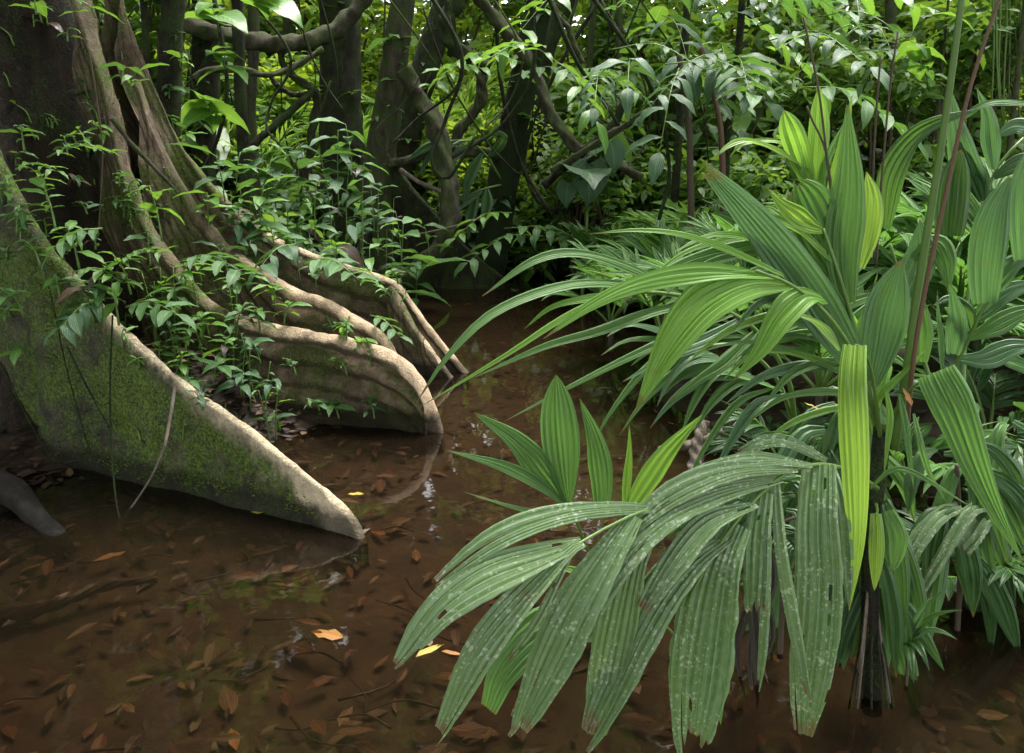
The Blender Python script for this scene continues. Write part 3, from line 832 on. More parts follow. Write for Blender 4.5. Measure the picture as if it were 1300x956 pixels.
# ------------------------------------------------------------------ middle distance trunks
def trunk_thing(name, label, path, w0, w1, mat, cat='tree', rough=.18, seg=14, n=34, group=None):
    base = at(*path[-1])
    t = thing(name, label, cat, base, group)
    traced_tube('trunk' if cat == 'tree' else 'stem', t, base, path, w0, w1, mat, 24 if w0 > 20 else 12, 80, .11, 5)
    return t, base
def grow_crown(t, base, path, k, s=.8, h=6.5):
    """carry the trunk's line up to a crown above the frame"""
    top = at(*path[0])
    tp = Vector((top.x + random.uniform(-.4, .4), top.y + random.uniform(-.2, .4), h))
    return tp
T = {}
tr = [('slender_tree', 'slender upright dark trunk hung with small epiphytes just right of the giant tree', [(222, -40, 6.5), (217, 60, 6.5), (214, 180, 6.5), (220, 300, 6.5), (222, 420, 6.5)], 26, 30, BARKD),
      ('dark_tree', 'thick straight near black trunk crossed by a horizontal liana', [(430, -40, 10), (432, 90, 10), (434, 200, 10), (436, 300, 10), (434, 365, 10)], 44, 60, BARKD),
      ('mossy_tree', 'moss patched trunk bending left with a dark plate root at its foot', [(518, -40, 9.4), (505, 50, 9.4), (494, 130, 9.4), (483, 200, 9.4), (480, 270, 9.4), (484, 355, 9.4)], 25, 48, BARKG),
      ('leaning_tree', 'dark trunk leaning right behind the moss patched trunk', [(590, -60, 10.2), (562, 20, 10.2), (536, 100, 10.2), (516, 180, 10.2), (500, 260, 10.2), (496, 350, 10.2)], 28, 40, BARKD),
      ('black_mossy_tree', 'leaning black trunk coated in fine moss at the far water edge', [(694, -50, 9.6), (676, 50, 9.6), (658, 130, 9.6), (645, 200, 9.6), (632, 270, 9.6), (618, 360, 9.6)], 28, 44, BARKM),
      ('thin_tree', 'thin dark trunk with a leaf blade in front, left of two twin stems', [(300, -40, 8.5), (303, 60, 8.5), (306, 140, 8.5), (312, 240, 8.5), (316, 330, 8.5)], 13, 15, BARKD),
      ('thin_tree', 'thin pale grey stem standing close behind the thin dark trunk', [(322, -40, 9.0), (322, 60, 9.0), (318, 150, 9.0), (326, 240, 9.0), (330, 330, 9)], 13, 14, BARKG),
      ('shaded_tree', 'broad shadowed trunk partly hidden behind the slender upright tree', [(262, -40, 9.8), (262, 80, 9.8), (256, 180, 9.8), (258, 260, 9.8), (250, 350, 9.8)], 32, 36, BARKD),
      ('thin_tree', 'very thin dark stem between the giant trunk and slender tree', [(180, -40, 9), (186, 60, 9), (190, 150, 9), (196, 250, 9)], 8, 10, BARKD),
      ('upper_stem', 'dark narrow stem rising from behind the looped liana', [(735, -40, 11), (690, 70, 11), (684, 150, 11), (690, 250, 11), (686, 330, 11)], 24, 26, BARKD),
      ('forked_sapling', 'dark sapling stem with a thin reddish twin beside it', [(945, -40, 7.5), (938, 60, 7.5), (928, 130, 7.5), (922, 200, 7.5), (918, 330, 7.5)], 8, 11, BARKD),
      ('reddish_sapling', 'thin reddish brown stem leaning beside the dark sapling', [(890, 60, 7.3), (906, 120, 7.3), (916, 180, 7.3), (920, 330, 7.3)], 6, 8, STEMR),
      ('bark_sapling', 'short brown stem with a papery sheath among palm seedlings', [(862, 70, 7), (872, 130, 7), (876, 200, 7), (878, 330, 7)], 7, 9, STEMB),
      ('far_sapling', 'straight grey stem far behind the reedy palm crown', [(1130, -40, 12), (1132, 60, 12), (1134, 130, 12), (1136, 300, 12)], 12, 13, BARKG),
      ('black_pole_tree', 'straight black pole stem beside the curtain of hanging vines', [(1222, -40, 10), (1232, 50, 10), (1240, 120, 10), (1244, 300, 10)], 8, 9, BARKD),
      ('vine_pole_tree', 'dark double stem at the edge of the hanging vine curtain', [(1272, -40, 10.5), (1270, 60, 10.5), (1266, 150, 10.5), (1266, 300, 10.5)], 15, 16, BARKD),
      ('pale_stump', 'slim pale trunk rising behind dead twigs above the far bank', [(766, -40, 13), (768, 60, 13), (772, 150, 13), (780, 320, 13)], 16, 18, BARKG),
      ('far_tree', 'grey brown trunk behind the fallen branches across the stream', [(850, 90, 12), (846, 160, 12), (842, 220, 12), (836, 320, 12)], 26, 32, BARKG),
      ('far_tree', 'dim trunk in the bright thicket left of the near black trunk', [(365, -40, 13), (368, 60, 13), (372, 150, 13), (374, 300, 13)], 15, 17, BARKD),
      ('far_tree', 'dim twin trunk in the bright thicket touching the near black trunk', [(396, -40, 13.5), (392, 60, 13.5), (396, 150, 13.5), (398, 300, 13.5)], 13, 16, BARKD)]
for nm, lb, pth, w0, w1, mt in tr:
    t, b = trunk_thing(nm, lb, pth, w0, w1, mt)
    T[lb] = (t, b)
# plate root at the foot of the mossy tree
t, b = T['moss patched trunk bending left with a dark plate root at its foot']
buttress([(640, 352, 9.2), (612, 330, 9.22), (580, 300, 9.25), (545, 262, 9.3), (515, 225, 9.35), (496, 180, 9.4), (488, 140, 9.4)], (.03, .05), (.04, .14), t, b, BARKD, zb=-.2, n=50)
buttress([(430, 372, 8.9), (445, 340, 9.0), (460, 300, 9.1), (472, 250, 9.3), (480, 210, 9.4)], (.04, .06), (.05, .12), t, b, BARKD, zb=-.2, n=40)

# ------------------------------------------------------------------ lianas and branches
LI = [('liana', 'thick horizontal liana swinging across the near black trunk', [(235, 32, 8.6), (275, 42, 8.6), (320, 52, 8.7), (365, 56, 8.8), (410, 45, 8.9), (445, 22, 9), (475, -20, 9)], 18, 20, BARKG),
      ('liana', 'thin grey liana sagging in a shallow curve under the thick one', [(248, 100, 8.2), (262, 90, 8.2), (300, 88, 8.3), (340, 95, 8.4), (375, 84, 8.5), (410, 62, 8.6)], 8, 7, BARKG),
      ('liana', 'straight leaning pole liana pointing down into the undergrowth', [(402, 112, 8.8), (370, 140, 8.7), (335, 172, 8.6), (300, 205, 8.5), (284, 222, 8.5)], 8, 10, BARKD),
      ('liana', 'short hooked liana curving beneath the horizontal one', [(357, 60, 8.8), (358, 78, 8.8), (372, 97, 8.8), (395, 113, 8.8), (402, 130, 8.8), (396, 170, 8.8), (392, 220, 8.8)], 9, 9, BARKD),
      ('liana', 'hanging liana arc in the bright thicket', [(342, 95, 9.2), (352, 108, 9.2), (372, 120, 9.2), (398, 118, 9.2)], 7, 6, BARKD),
      ('liana', 'heavy looped liana hanging like a hook from above', [(600, -40, 8.6), (580, 0, 8.6), (568, 25, 8.6), (574, 52, 8.6), (594, 72, 8.6), (622, 86, 8.6)], 22, 16, BARKD),
      ('liana', 'long liana descending right in a sweeping bow over the stream', [(590, -30, 8.8), (625, 20, 8.8), (658, 58, 8.8), (682, 100, 8.8), (700, 145, 8.7), (725, 180, 8.6), (752, 204, 8.5), (785, 210, 8.5), (815, 225, 8.5)], 16, 11, BARKG),
      ('prop_root', 'grey prop root curving down from the trunks into the water', [(512, 88, 9.0), (530, 120, 9.0), (550, 152, 8.9), (564, 205, 8.8), (572, 255, 8.7), (566, 298, 8.6), (545, 328, 8.6), (512, 356, 8.7)], 20, 24, BARKG),
      ('branch', 'crooked brown branch stub bent behind the leaning trunks', [(610, 92, 9.4), (610, 125, 9.4), (598, 148, 9.4), (582, 168, 9.4), (575, 200, 9.4)], 13, 12, BARKG),
      ('branch', 'dead branch lying slanted across the far bank', [(700, 218, 8.3), (760, 180, 8.2), (800, 155, 8.1), (850, 122, 8.0), (905, 92, 7.9), (950, 50, 7.8)], 9, 6, BARKG),
      ('branch', 'second slanting dead branch crossing the first on the far bank', [(690, 236, 8.5), (745, 188, 8.4), (778, 160, 8.4), (795, 120, 8.4)], 10, 9, BARKD),
      ('root', 'low horizontal root bridging the two mossy trunks', [(495, 208, 9.3), (525, 202, 9.2), (548, 193, 9.2), (590, 192, 9.3), (634, 196, 9.5)], 12, 11, BARKG),
      ('twig', 'thin dry twig slanting below the low horizontal root', [(508, 215, 9.1), (530, 230, 9.1), (560, 243, 9.1), (580, 250, 9.1)], 6, 5, DEADW),
      ('liana', 'wiry liana zigzagging down between the trunks at the top', [(690, -20, 9), (708, 20, 9), (722, 36, 9), (728, 56, 9), (740, 80, 9)], 7, 6, BARKG),
      ('twig', 'bare thin twig over the dark water by the prop root', [(612, 276, 8.4), (580, 287, 8.4), (540, 296, 8.4), (508, 302, 8.4)], 3.5, 3, STEMB),
      ('liana', 'fine pale root draped down the big trunk face', [(142, 150, 4.7), (165, 180, 4.75), (195, 212, 4.8), (226, 245, 4.9)], 6, 4, BARKG),
      ('hanging_root', 'thread of green aerial root hanging down the giant trunk', [(112, 60, 4.4), (122, 120, 4.4), (130, 190, 4.4), (127, 260, 4.4), (124, 300, 4.4)], 1.8, 1.5, STEMB),
      ('hanging_root', 'green vine stem dangling against the mossy plate into the water', [(143, 400, 3.52), (140, 480, 3.5), (141, 560, 3.42), (148, 640, 3.25), (158, 672, 3.17), (168, 690, 3.1)], 3, 2.2, BARKM),
      ('dry_stalk', 'pale dry stalk leaning on the mossy plate root', [(223, 486, 3.44), (216, 530, 3.38), (208, 570, 3.3), (195, 600, 3.35), (178, 628, 3.33), (158, 656, 3.30)], 4, 3, DEADW),
      ('sunken_log', 'dark sodden branch lying half sunk in the shallow stream', [(-30, 786, 2.58), (40, 775, 2.60), (90, 758, 2.67), (140, 742, 2.75), (200, 735, 2.80)], 30, 10, LIT[3]),
      ('dead_branch', 'weathered pale dead stem stub behind the speckled fronds', [(892, 535, 3.4), (888, 560, 3.35), (884, 590, 3.3), (882, 640, 3.2)], 18, 22, DEADW),
      ('dead_branch', 'grey broken dead stick lying behind the speckled fronds', [(840, 572, 3.5), (865, 566, 3.4), (890, 562, 3.35), (915, 545, 3.3)], 14, 11, DEADW)]
for nm, lb, pth, w0, w1, mt in LI:
    cat = nm.replace('_', ' ')
    b = at(*pth[-1])
    o = traced_tube(nm, None, b, pth, w0, w1, mt, 16, 80, .3, 9, .13 if w0 > 6 else 0)
    o.location = b
    tag(o, lb, cat)
gv = random.Random(91)
for k in range(26):
    Y = gv.uniform(7.2, 9.6)
    x, y = gv.uniform(140, 900), gv.uniform(-30, 60)
    x2, y2 = x + gv.uniform(-120, 120), gv.uniform(120, 300)
    sag = gv.uniform(-60, 60)
    pth = [(x, y - 40, Y), (x + (x2 - x) * .3 + sag, y + (y2 - y) * .35, Y), (x + (x2 - x) * .7 + sag * gv.uniform(.2, 1.2), y + (y2 - y) * .75, Y + .1), (x2, y2, Y)]
    if k % 4 == 0:
        pth += [(x2 + gv.uniform(20, 50), y2 + 22, Y), (x2 + gv.uniform(50, 90), y2 - gv.uniform(20, 80), Y)]
    b = at(*pth[-1])
    w_ = gv.choice((1.4, 2, 2.6, 3.6, 5.5))
    o = traced_tube('thin_vine', None, b, pth, w_, w_ * .8, (BARKD, BARKG, BARKD, BARKM)[k % 4], 7, 30, .25, 9)
    o.location = b
    tag(o, ('wiry' if w_ < 2.5 else 'cord thick' if w_ < 4 else 'rope thick') + ' bare vine slung among the trunks beyond the stream', 'vine', 'bare vines slung among the trunks')
# curtain of thin hanging vines, upper right
for k in range(16):
    x = 1262 + k * 4.2 + random.uniform(-2, 2)
    Y = random.uniform(9, 10)
    e = random.uniform(90, 190)
    pth = [(x + random.uniform(-4, 4), -40, Y), (x + random.uniform(-2, 2), 30, Y), (x + random.uniform(-3, 3), e * .6, Y), (x + random.uniform(-4, 4), e, Y)]
    b = at(*pth[0])
    o = traced_tube('hanging_vine', None, b, pth, 3.5, 1.5, STEMG, 5, 14)
    o.location = b
    tag(o, 'thin green vine hanging straight down in the curtain by the dark double stem', 'vine', 'curtain of hanging vines')

# ------------------------------------------------------------------ procedural palms
def leaflet_mesh(name, mat, droop, pl=3, W=.13, seg=9, seed=0, twist=0.0):
    C, Wd, Nn = [], [], []
    for i in range(seg):
        t = i / (seg - 1)
        a = droop * t
        C.append((0, 0, 0) if i == 0 else (C[-1][0] + twist * t / seg, C[-1][1] + math.cos(a) / seg, C[-1][2] - math.sin(a) / seg))
        Wd.append(W * prof(t, .3, .4, .02, 1.4)); Nn.append((0, math.sin(a), math.cos(a)))
    v, f, uv = blade_geo(np.array(C), np.array(Wd), np.array(Nn), pl, .5, .25, 0, seed)
    return mesh(name, v, f, mat, uv, sharp=blade_geo.M)
LEAFLETS = {}
def leaflets(mat, W):
    k = (mat.name, W)
    if k not in LEAFLETS:
        LEAFLETS[k] = [leaflet_mesh('leaflet', mat, dr, 3, W, 9, s, tw) for s, (dr, tw) in enumerate(((.5, .05), (.9, -.1), (1.35, .1), (.3, 0), (1.8, .05)))]
    return LEAFLETS[k]
def palm(name, label, cat, loc, nf, Lf, mat, stemmat=None, W=.13, group=None, seed=0, nl=11, ll=.45, el=(35, 80), bend=1.1, trunk_h=.15, az=None, tr_r=.02):
    g = random.Random(seed)
    t = thing(name, label, cat, loc, group)
    stemmat = stemmat or STEMG
    v, f, uv = tube(spline([(0, 0, -.2), (0.01, 0, trunk_h * .5), (0, 0, trunk_h)], 6), np.linspace(tr_r * 1.4, tr_r, 6), 8)
    obj('stem', mesh('stem', v, f, STEMB, uv), t)
    lm = leaflets(mat, W)
    for q in range(nf):
        a = (az[0] + (az[1] - az[0]) * (q + .5 * g.random()) / nf) if az else q * 2.4 + g.uniform(-.3, .3)
        e0 = R(g.uniform(*el))
        L_ = Lf * g.uniform(.75, 1.1)
        P, e, cur = [], e0, Vector((0, 0, trunk_h))
        n = 12
        for i in range(n):
            P.append(tuple(cur))
            dr = Vector((math.cos(a) * math.cos(e), math.sin(a) * math.cos(e), math.sin(e)))
            cur = cur + dr * (L_ / n)
            e -= bend * g.uniform(.8, 1.2) / n * (0.4 + 1.2 * i / n)
        C = np.array(P)
        v, f, uv = tube(C, np.linspace(.009, .003, n) * (Lf / .8 + .3), 5)
        fo = obj('frond', mesh('frond', v, f, stemmat, uv), t)
        for i in range(nl):
            u = .32 + .68 * (i + .5) / nl
            fi = u * (n - 1); i0 = min(n - 2, int(fi)); fr = fi - i0
            p = Vector(C[i0] * (1 - fr) + C[i0 + 1] * fr)
            Tn = Vector(C[i0 + 1] - C[i0]).normalized()
            sd = Tn.cross(Vector((0, 0, 1))).normalized()
            upv = sd.cross(Tn)
            l_ = ll * math.sin(math.pi * (.25 + .62 * u)) * g.uniform(.85, 1.1)
            sides = (-1, 1) if i < nl - 1 else (0,)
            for s in sides:
                an = 1.05 - .75 * u + g.uniform(-.1, .1)
                dv = (Tn * math.cos(an) + sd * s * math.sin(an) + upv * g.uniform(.0, .25)).normalized()
                x = dv.cross(upv).normalized(); z = x.cross(dv)
                roll = g.uniform(-.4, .4)
                M = Matrix((x, dv, z)).transposed().to_4x4() @ Matrix.Rotation(roll, 4, 'Y')
                M = Matrix.Translation(p) @ M @ Matrix.Diagonal((l_ * g.uniform(.8, 1.15), l_, l_, 1))
                obj('leaflet', lm[g.choice((0, 0, 1, 1, 2, 3))], fo, M=M)
    return t

# ------------------------------------------------------------------ the near palms, traced
PB = ground(1108, 890)
def main_palm():
    t = thing('reed_palm', 'tall bright green pleated palm crown over the dark stream', 'palm', PB)
    r = PB
    st = traced_tube('stem', t, r, [(1108, 905, 2.03), (1104, 800, 2.06), (1106, 700, 2.1), (1115, 600, 2.15), (1120, 540, 2.2)], 26, 22, BARKD, 10, 24, .25, 14)
    rt = random.Random(4)
    for k in range(12):
        x = rt.uniform(-22, 22)
        traced_tube('prop_root', t, r, [(1106 + x * .3, 755 + rt.uniform(-15, 50), 2.07), (1106 + x * .8, 820, 2.02 + rt.uniform(-.04, .04)), (1106 + x * 1.5, 900, 1.98 + rt.uniform(-.05, .05))], 4, 3, DEADW if k % 3 == 0 else BARKD, 5, 8)
    def frond(path, w0, w1, mat=STEMG):
        return traced_tube('frond', t, r, path, w0, w1, mat, 6, 20)
    # upright spear leaves of the crown
    f = frond([(1118, 560, 2.2), (1098, 470, 2.2), (1080, 400, 2.2), (1062, 340, 2.2), (1045, 290, 2.22)], 9, 4)
    traced_leaf('leaflet', f, r, [(1100, 485, 2.19), (1062, 425, 2.17), (1010, 345, 2.14), (950, 270, 2.12), (872, 190, 2.1)], 56, BLUE, n=(.6, .5, -.5), base=.3, peak=.4, p=1.7, pl=8, split=4)
    traced_leaf('leaflet', f, r, [(1085, 425, 2.2), (1050, 370, 2.2), (1005, 320, 2.18), (960, 290, 2.16), (905, 255, 2.15)], 34, GREEN, n=(.5, .8, -.2))
    traced_leaf('leaflet', f, r, [(1105, 490, 2.2), (1118, 430, 2.2), (1130, 375, 2.19), (1144, 330, 2.18)], 58, BLUE, n=(.9, .2, .3), base=.35, peak=.5, p=2, pl=8)
    traced_leaf('leaflet', f, r, [(1076, 385, 2.22), (1070, 320, 2.24), (1078, 230, 2.26), (1076, 128, 2.28)], 46, GREEN, n=(.95, .1, .1), base=.4, peak=.4, p=1.3, split=2)
    traced_leaf('leaflet', f, r, [(1066, 350, 2.26), (1048, 310, 2.27), (1028, 265, 2.27), (1008, 226, 2.26)], 62, GREEN, n=(.8, .5, -.1), base=.5, peak=.55, p=3, torn=.12)
    traced_leaf('leaflet', f, r, [(1056, 330, 2.24), (1015, 292, 2.22), (975, 275, 2.2), (915, 262, 2.18)], 30, FRESH, n=(.5, .9, 0))
    f2 = frond([(1118, 560, 2.24), (1090, 440, 2.3), (1060, 330, 2.34), (1030, 240, 2.36)], 7, 3)
    traced_leaf('leaflet', f2, r, [(1038, 262, 2.36), (1037, 210, 2.37), (1040, 160, 2.38), (1040, 110, 2.38)], 25, FRESH, n=(1, 0, 0), base=.5, peak=.5, p=3)
    traced_leaf('leaflet', f2, r, [(1030, 240, 2.36), (1018, 205, 2.35), (1006, 170, 2.34), (995, 140, 2.34)], 29, FRESH, n=(.95, .2, 0), base=.4, peak=.6, p=3)
    traced_leaf('leaflet', f2, r, [(1026, 214, 2.36), (990, 192, 2.33), (950, 178, 2.3), (925, 185, 2.27), (908, 200, 2.25)], 26, YELL, n=(.4, .9, 0))
    traced_leaf('leaflet', f2, r, [(1024, 208, 2.38), (995, 182, 2.38), (965, 178, 2.36), (940, 184, 2.34), (926, 200, 2.33)], 16, YELL, n=(.5, .9, 0))
    traced_leaf('leaflet', f2, r, [(1052, 310, 2.34), (1060, 250, 2.36), (1070, 190, 2.36), (1082, 120, 2.36)], 22, FRESH, n=(.9, .1, .2))
    traced_leaf('leaflet', f2, r, [(1092, 340, 2.28), (1103, 300, 2.28), (1108, 255, 2.28), (1100, 218, 2.28)], 26, YELL, n=(.95, .1, .1), base=.4, peak=.5, p=2)
    traced_leaf('leaflet', f2, r, [(1044, 292, 2.2), (1020, 280, 2.18), (995, 262, 2.16), (975, 240, 2.14)], 32, YELL, n=(.7, .3, .5))
    # bright arching leaf group towards the stream
    f3 = frond([(1116, 545, 2.18), (1085, 455, 2.08), (1050, 400, 2.0), (1005, 362, 1.93), (960, 344, 1.88)], 8, 4)
    traced_leaf('leaflet', f3, r, [(1002, 362, 1.93), (950, 360, 1.88), (895, 385, 1.82), (850, 440, 1.78), (808, 518, 1.76)], 66, FRESH, n=(.75, .55, -.2), base=.2, peak=.42, p=1.35, pl=7)
    traced_leaf('leaflet', f3, r, [(1046, 380, 1.98), (1020, 376, 1.93), (990, 405, 1.88), (965, 445, 1.85), (930, 484, 1.83)], 44, FRESH, n=(.8, .5, -.2), base=.4, peak=.35, p=1.3, pl=6)
    traced_leaf('leaflet', f3, r, [(985, 352, 1.93), (905, 345, 1.88), (820, 358, 1.84), (755, 385, 1.8), (690, 430, 1.76)], 40, FRESH, n=(.55, .85, 0), base=.3, peak=.4)
    traced_leaf('leaflet', f3, r, [(925, 348, 1.9), (820, 362, 1.86), (730, 395, 1.8), (640, 452, 1.74), (534, 516, 1.7)], 15, FRESH, n=(.6, .8, 0), base=.6, peak=.3)
    traced_leaf('leaflet', f3, r, [(995, 350, 1.95), (930, 318, 1.95), (870, 298, 1.94), (810, 292, 1.92), (748, 297, 1.9)], 15, FRESH, n=(.6, .9, 0))
    # striped yellow-green leaf that hangs straight down
    f4 = frond([(1118, 560, 2.18), (1108, 480, 2.08), (1096, 445, 1.98), (1086, 438, 1.92)], 6, 3)
    traced_leaf('leaflet', f4, r, [(1085, 438, 1.92), (1082, 490, 1.86), (1086, 600, 1.84), (1087, 690, 1.86), (1078, 775, 1.88)], 37, YELL, n=(1, .1, -.1), base=.8, peak=.3, p=1.6, pl=5)
    traced_leaf('leaflet', f4, r, [(1066, 445, 2.0), (1050, 420, 2.02), (1030, 405, 2.03), (1005, 398, 2.03)], 22, YELL, n=(.5, .4, .6))
    # drooping big leaf at right of the crown
    f5 = frond([(1122, 550, 2.18), (1150, 500, 2.1), (1180, 478, 2.04)], 6, 3)
    traced_leaf('leaflet', f5, r, [(1188, 472, 2.03), (1212, 520, 1.98), (1238, 590, 1.95), (1265, 650, 1.94), (1298, 712, 1.94)], 54, GREEN, n=(.9, .3, -.1), base=.9, peak=.15, p=1.05, pl=6)
    # small hanging blades below the crown
    f6 = frond([(1112, 640, 2.1), (1114, 648, 2.05), (1112, 654, 2.0)], 5, 3)
    traced_leaf('leaflet', f6, r, [(1112, 652, 2.0), (1113, 680, 1.98), (1112, 715, 1.98), (1110, 750, 1.99)], 20, YELL, n=(1, .1, 0), base=.7, peak=.4, p=2)
    traced_leaf('leaflet', f6, r, [(1128, 648, 2.02), (1140, 680, 2.0), (1136, 715, 2.0), (1128, 726, 2.0)], 24, GREEN, n=(1, .1, 0), base=.6, peak=.4, p=2)
    for pth, w_, m in (([(1125, 495, 2.1), (1130, 530, 2.05), (1126, 570, 2.03), (1122, 605, 2.02)], 9, FRESH), ([(1142, 500, 2.08), (1150, 540, 2.03), (1156, 590, 2.0), (1160, 620, 2.0)], 10, GREEN), ([(1160, 525, 2.05), (1168, 560, 2.0), (1180, 600, 2.0), (1203, 640, 2.0)], 9, GREEN), ([(1105, 620, 2.05), (1130, 598, 2.0), (1160, 600, 1.98), (1235, 645, 1.97)], 9, GREEN),
                       ([(1110, 520, 2.15), (1120, 500, 2.12), (1150, 470, 2.12), (1180, 440, 2.12)], 10, FRESH)):
        traced_leaf('leaflet', f6, r, pth, w_, m, n=(.8, .5, 0))
    fx = frond([(1118, 555, 2.25), (1098, 480, 2.3), (1070, 400, 2.34), (1040, 330, 2.38), (1000, 285, 2.42)], 7, 3)
    for k in range(30):
        u = k / 29
        x0, y0 = 1112 - 105 * u, 520 - 225 * u
        s_ = 1 if k % 3 == 0 else -1
        L_ = rt.uniform(120, 230)
        if s_ < 0:
            dx, dy = rt.uniform(-1, -.75), rt.uniform(-.35, .25)
        else:
            dx, dy = rt.uniform(-.1, .5), rt.uniform(-.95, -.5)
        yb = 2.28 + .12 * u
        traced_leaf('leaflet', fx, r, [(x0, y0, yb), (x0 + dx * L_ * .35, y0 + dy * L_ * .4 - 10, yb), (x0 + dx * L_ * .7, y0 + dy * L_ * .75 - 4, yb - .05), (x0 + dx * L_, y0 + dy * L_ + (28 if s_ < 0 else 0), yb - .1)], rt.uniform(11, 22), (GREEN, FRESH, GREEN, BLUE)[k % 4], n=(.6, .8, 0), segs=14)
    # tall leaf stalks that run out of the top of the frame
    s1 = frond([(1135, 570, 2.16), (1150, 480, 2.14), (1165, 370, 2.12), (1188, 230, 2.1), (1206, 110, 2.08), (1226, -40, 2.06)], 13, 7)
    s2 = frond([(1150, 560, 2.12), (1158, 470, 2.1), (1174, 370, 2.08), (1200, 250, 2.06), (1232, 110, 2.04), (1282, -40, 2.02)], 7, 4, STEMR)
    for pth in ([(1066, 330, 2.3), (1052, 220, 2.3), (1040, 120, 2.3), (1020, 22, 2.3)], [(1110, 330, 2.3), (1108, 240, 2.3), (1112, 150, 2.3), (1118, 70, 2.3)], [(1112, 340, 2.3), (1120, 220, 2.3), (1130, 110, 2.3), (1140, 40, 2.3)], [(1060, 300, 2.3), (1050, 200, 2.3), (1030, 150, 2.3), (1024, 135, 2.3)]):
        frond(pth, 3, 2.4, STEMB)
    # the old speckled frond that hangs down in front
    sf = frond([(1114, 620, 2.1), (1080, 598, 2.0), (1035, 590, 1.92), (990, 606, 1.85), (945, 650, 1.78), (905, 705, 1.73), (870, 770, 1.7)], 8, 4)
    sf['label'] = 'old dull frond freckled with pale lichen spots'
    O = [([(1040, 590, 1.92), (1037, 660, 1.84), (1038, 770, 1.8), (1018, 960, 1.8)], 60, dict(base=.7, peak=.3, p=2.2, n=(.95, .2, 0))),
         ([(1055, 590, 1.93), (1068, 640, 1.87), (1075, 710, 1.85), (1078, 770, 1.85)], 18, dict(base=.6, peak=.3)),
         ([(985, 612, 1.84), (992, 700, 1.78), (1008, 790, 1.76), (1030, 900, 1.76)], 18, dict(base=.6)),
         ([(970, 625, 1.82), (962, 680, 1.77), (960, 740, 1.75), (958, 792, 1.75)], 34, dict(base=.7, peak=.4, tipw=.8, torn=.12, n=(.95, .2, 0))),
         ([(974, 680, 1.76), (972, 760, 1.745), (968, 830, 1.74), (962, 885, 1.74)], 13, dict(base=.9, peak=.3)),
         ([(935, 665, 1.77), (912, 715, 1.72), (895, 800, 1.7), (872, 985, 1.7)], 82, dict(base=.5, peak=.45, tipw=.1, torn=.08, pl=8, n=(.9, .3, 0))),
         ([(925, 675, 1.77), (868, 715, 1.7), (812, 795, 1.66), (735, 965, 1.64)], 66, dict(base=.5, peak=.5, tipw=.06, pl=8, n=(.75, .5, -.3))),
         ([(990, 606, 1.85), (905, 625, 1.77), (820, 668, 1.68), (740, 765, 1.62), (640, 940, 1.6)], 60, dict(base=.3, peak=.55, tipw=.06, pl=8, n=(.7, .6, -.3))),
         ([(1010, 594, 1.88), (930, 596, 1.8), (850, 628, 1.72), (780, 690, 1.66)], 36, dict(base=.4, peak=.4, n=(.65, .75, 0))),
         ([(1030, 590, 1.9), (960, 582, 1.86), (890, 600, 1.8), (830, 640, 1.75)], 28, dict(base=.4, n=(.6, .8, 0))),
         ([(960, 640, 1.79), (900, 662, 1.72), (850, 720, 1.66), (800, 800, 1.63)], 40, dict(base=.3, peak=.5, n=(.7, .6, -.2))),
         ([(1050, 584, 1.95), (1000, 560, 1.98), (965, 562, 2.0), (925, 580, 2.0)], 24, dict(base=.4, n=(.6, .8, 0)))]
    for pth, w_, kw in O:
        traced_leaf('leaflet', sf, r, pth, w_, OLD, **kw)
    df = frond([(1108, 700, 2.12), (1060, 660, 2.15), (1000, 660, 2.15), (950, 700, 2.12)], 6, 4, STEMB)
    df['label'] = 'withered brown frond hanging to the water'
    for k in range(5):
        x = 945 + k * 9 + rt.uniform(-8, 8)
        y0 = 665 + abs(1010 - x) * .25
        traced_leaf('leaflet', df, r, [(x, y0, 2.14), (x + rt.uniform(-10, 10), y0 + 70, 2.1 + rt.uniform(-.05, .08)), (x + rt.uniform(-25, 20), y0 + 140, 2.08 + rt.uniform(-.05, .08)), (x + rt.uniform(-45, 30), y0 + rt.uniform(180, 240), 2.05 + rt.uniform(-.05, .08))], rt.uniform(12, 24), DEAD, split=2, segs=12)
    return t
main_palm()

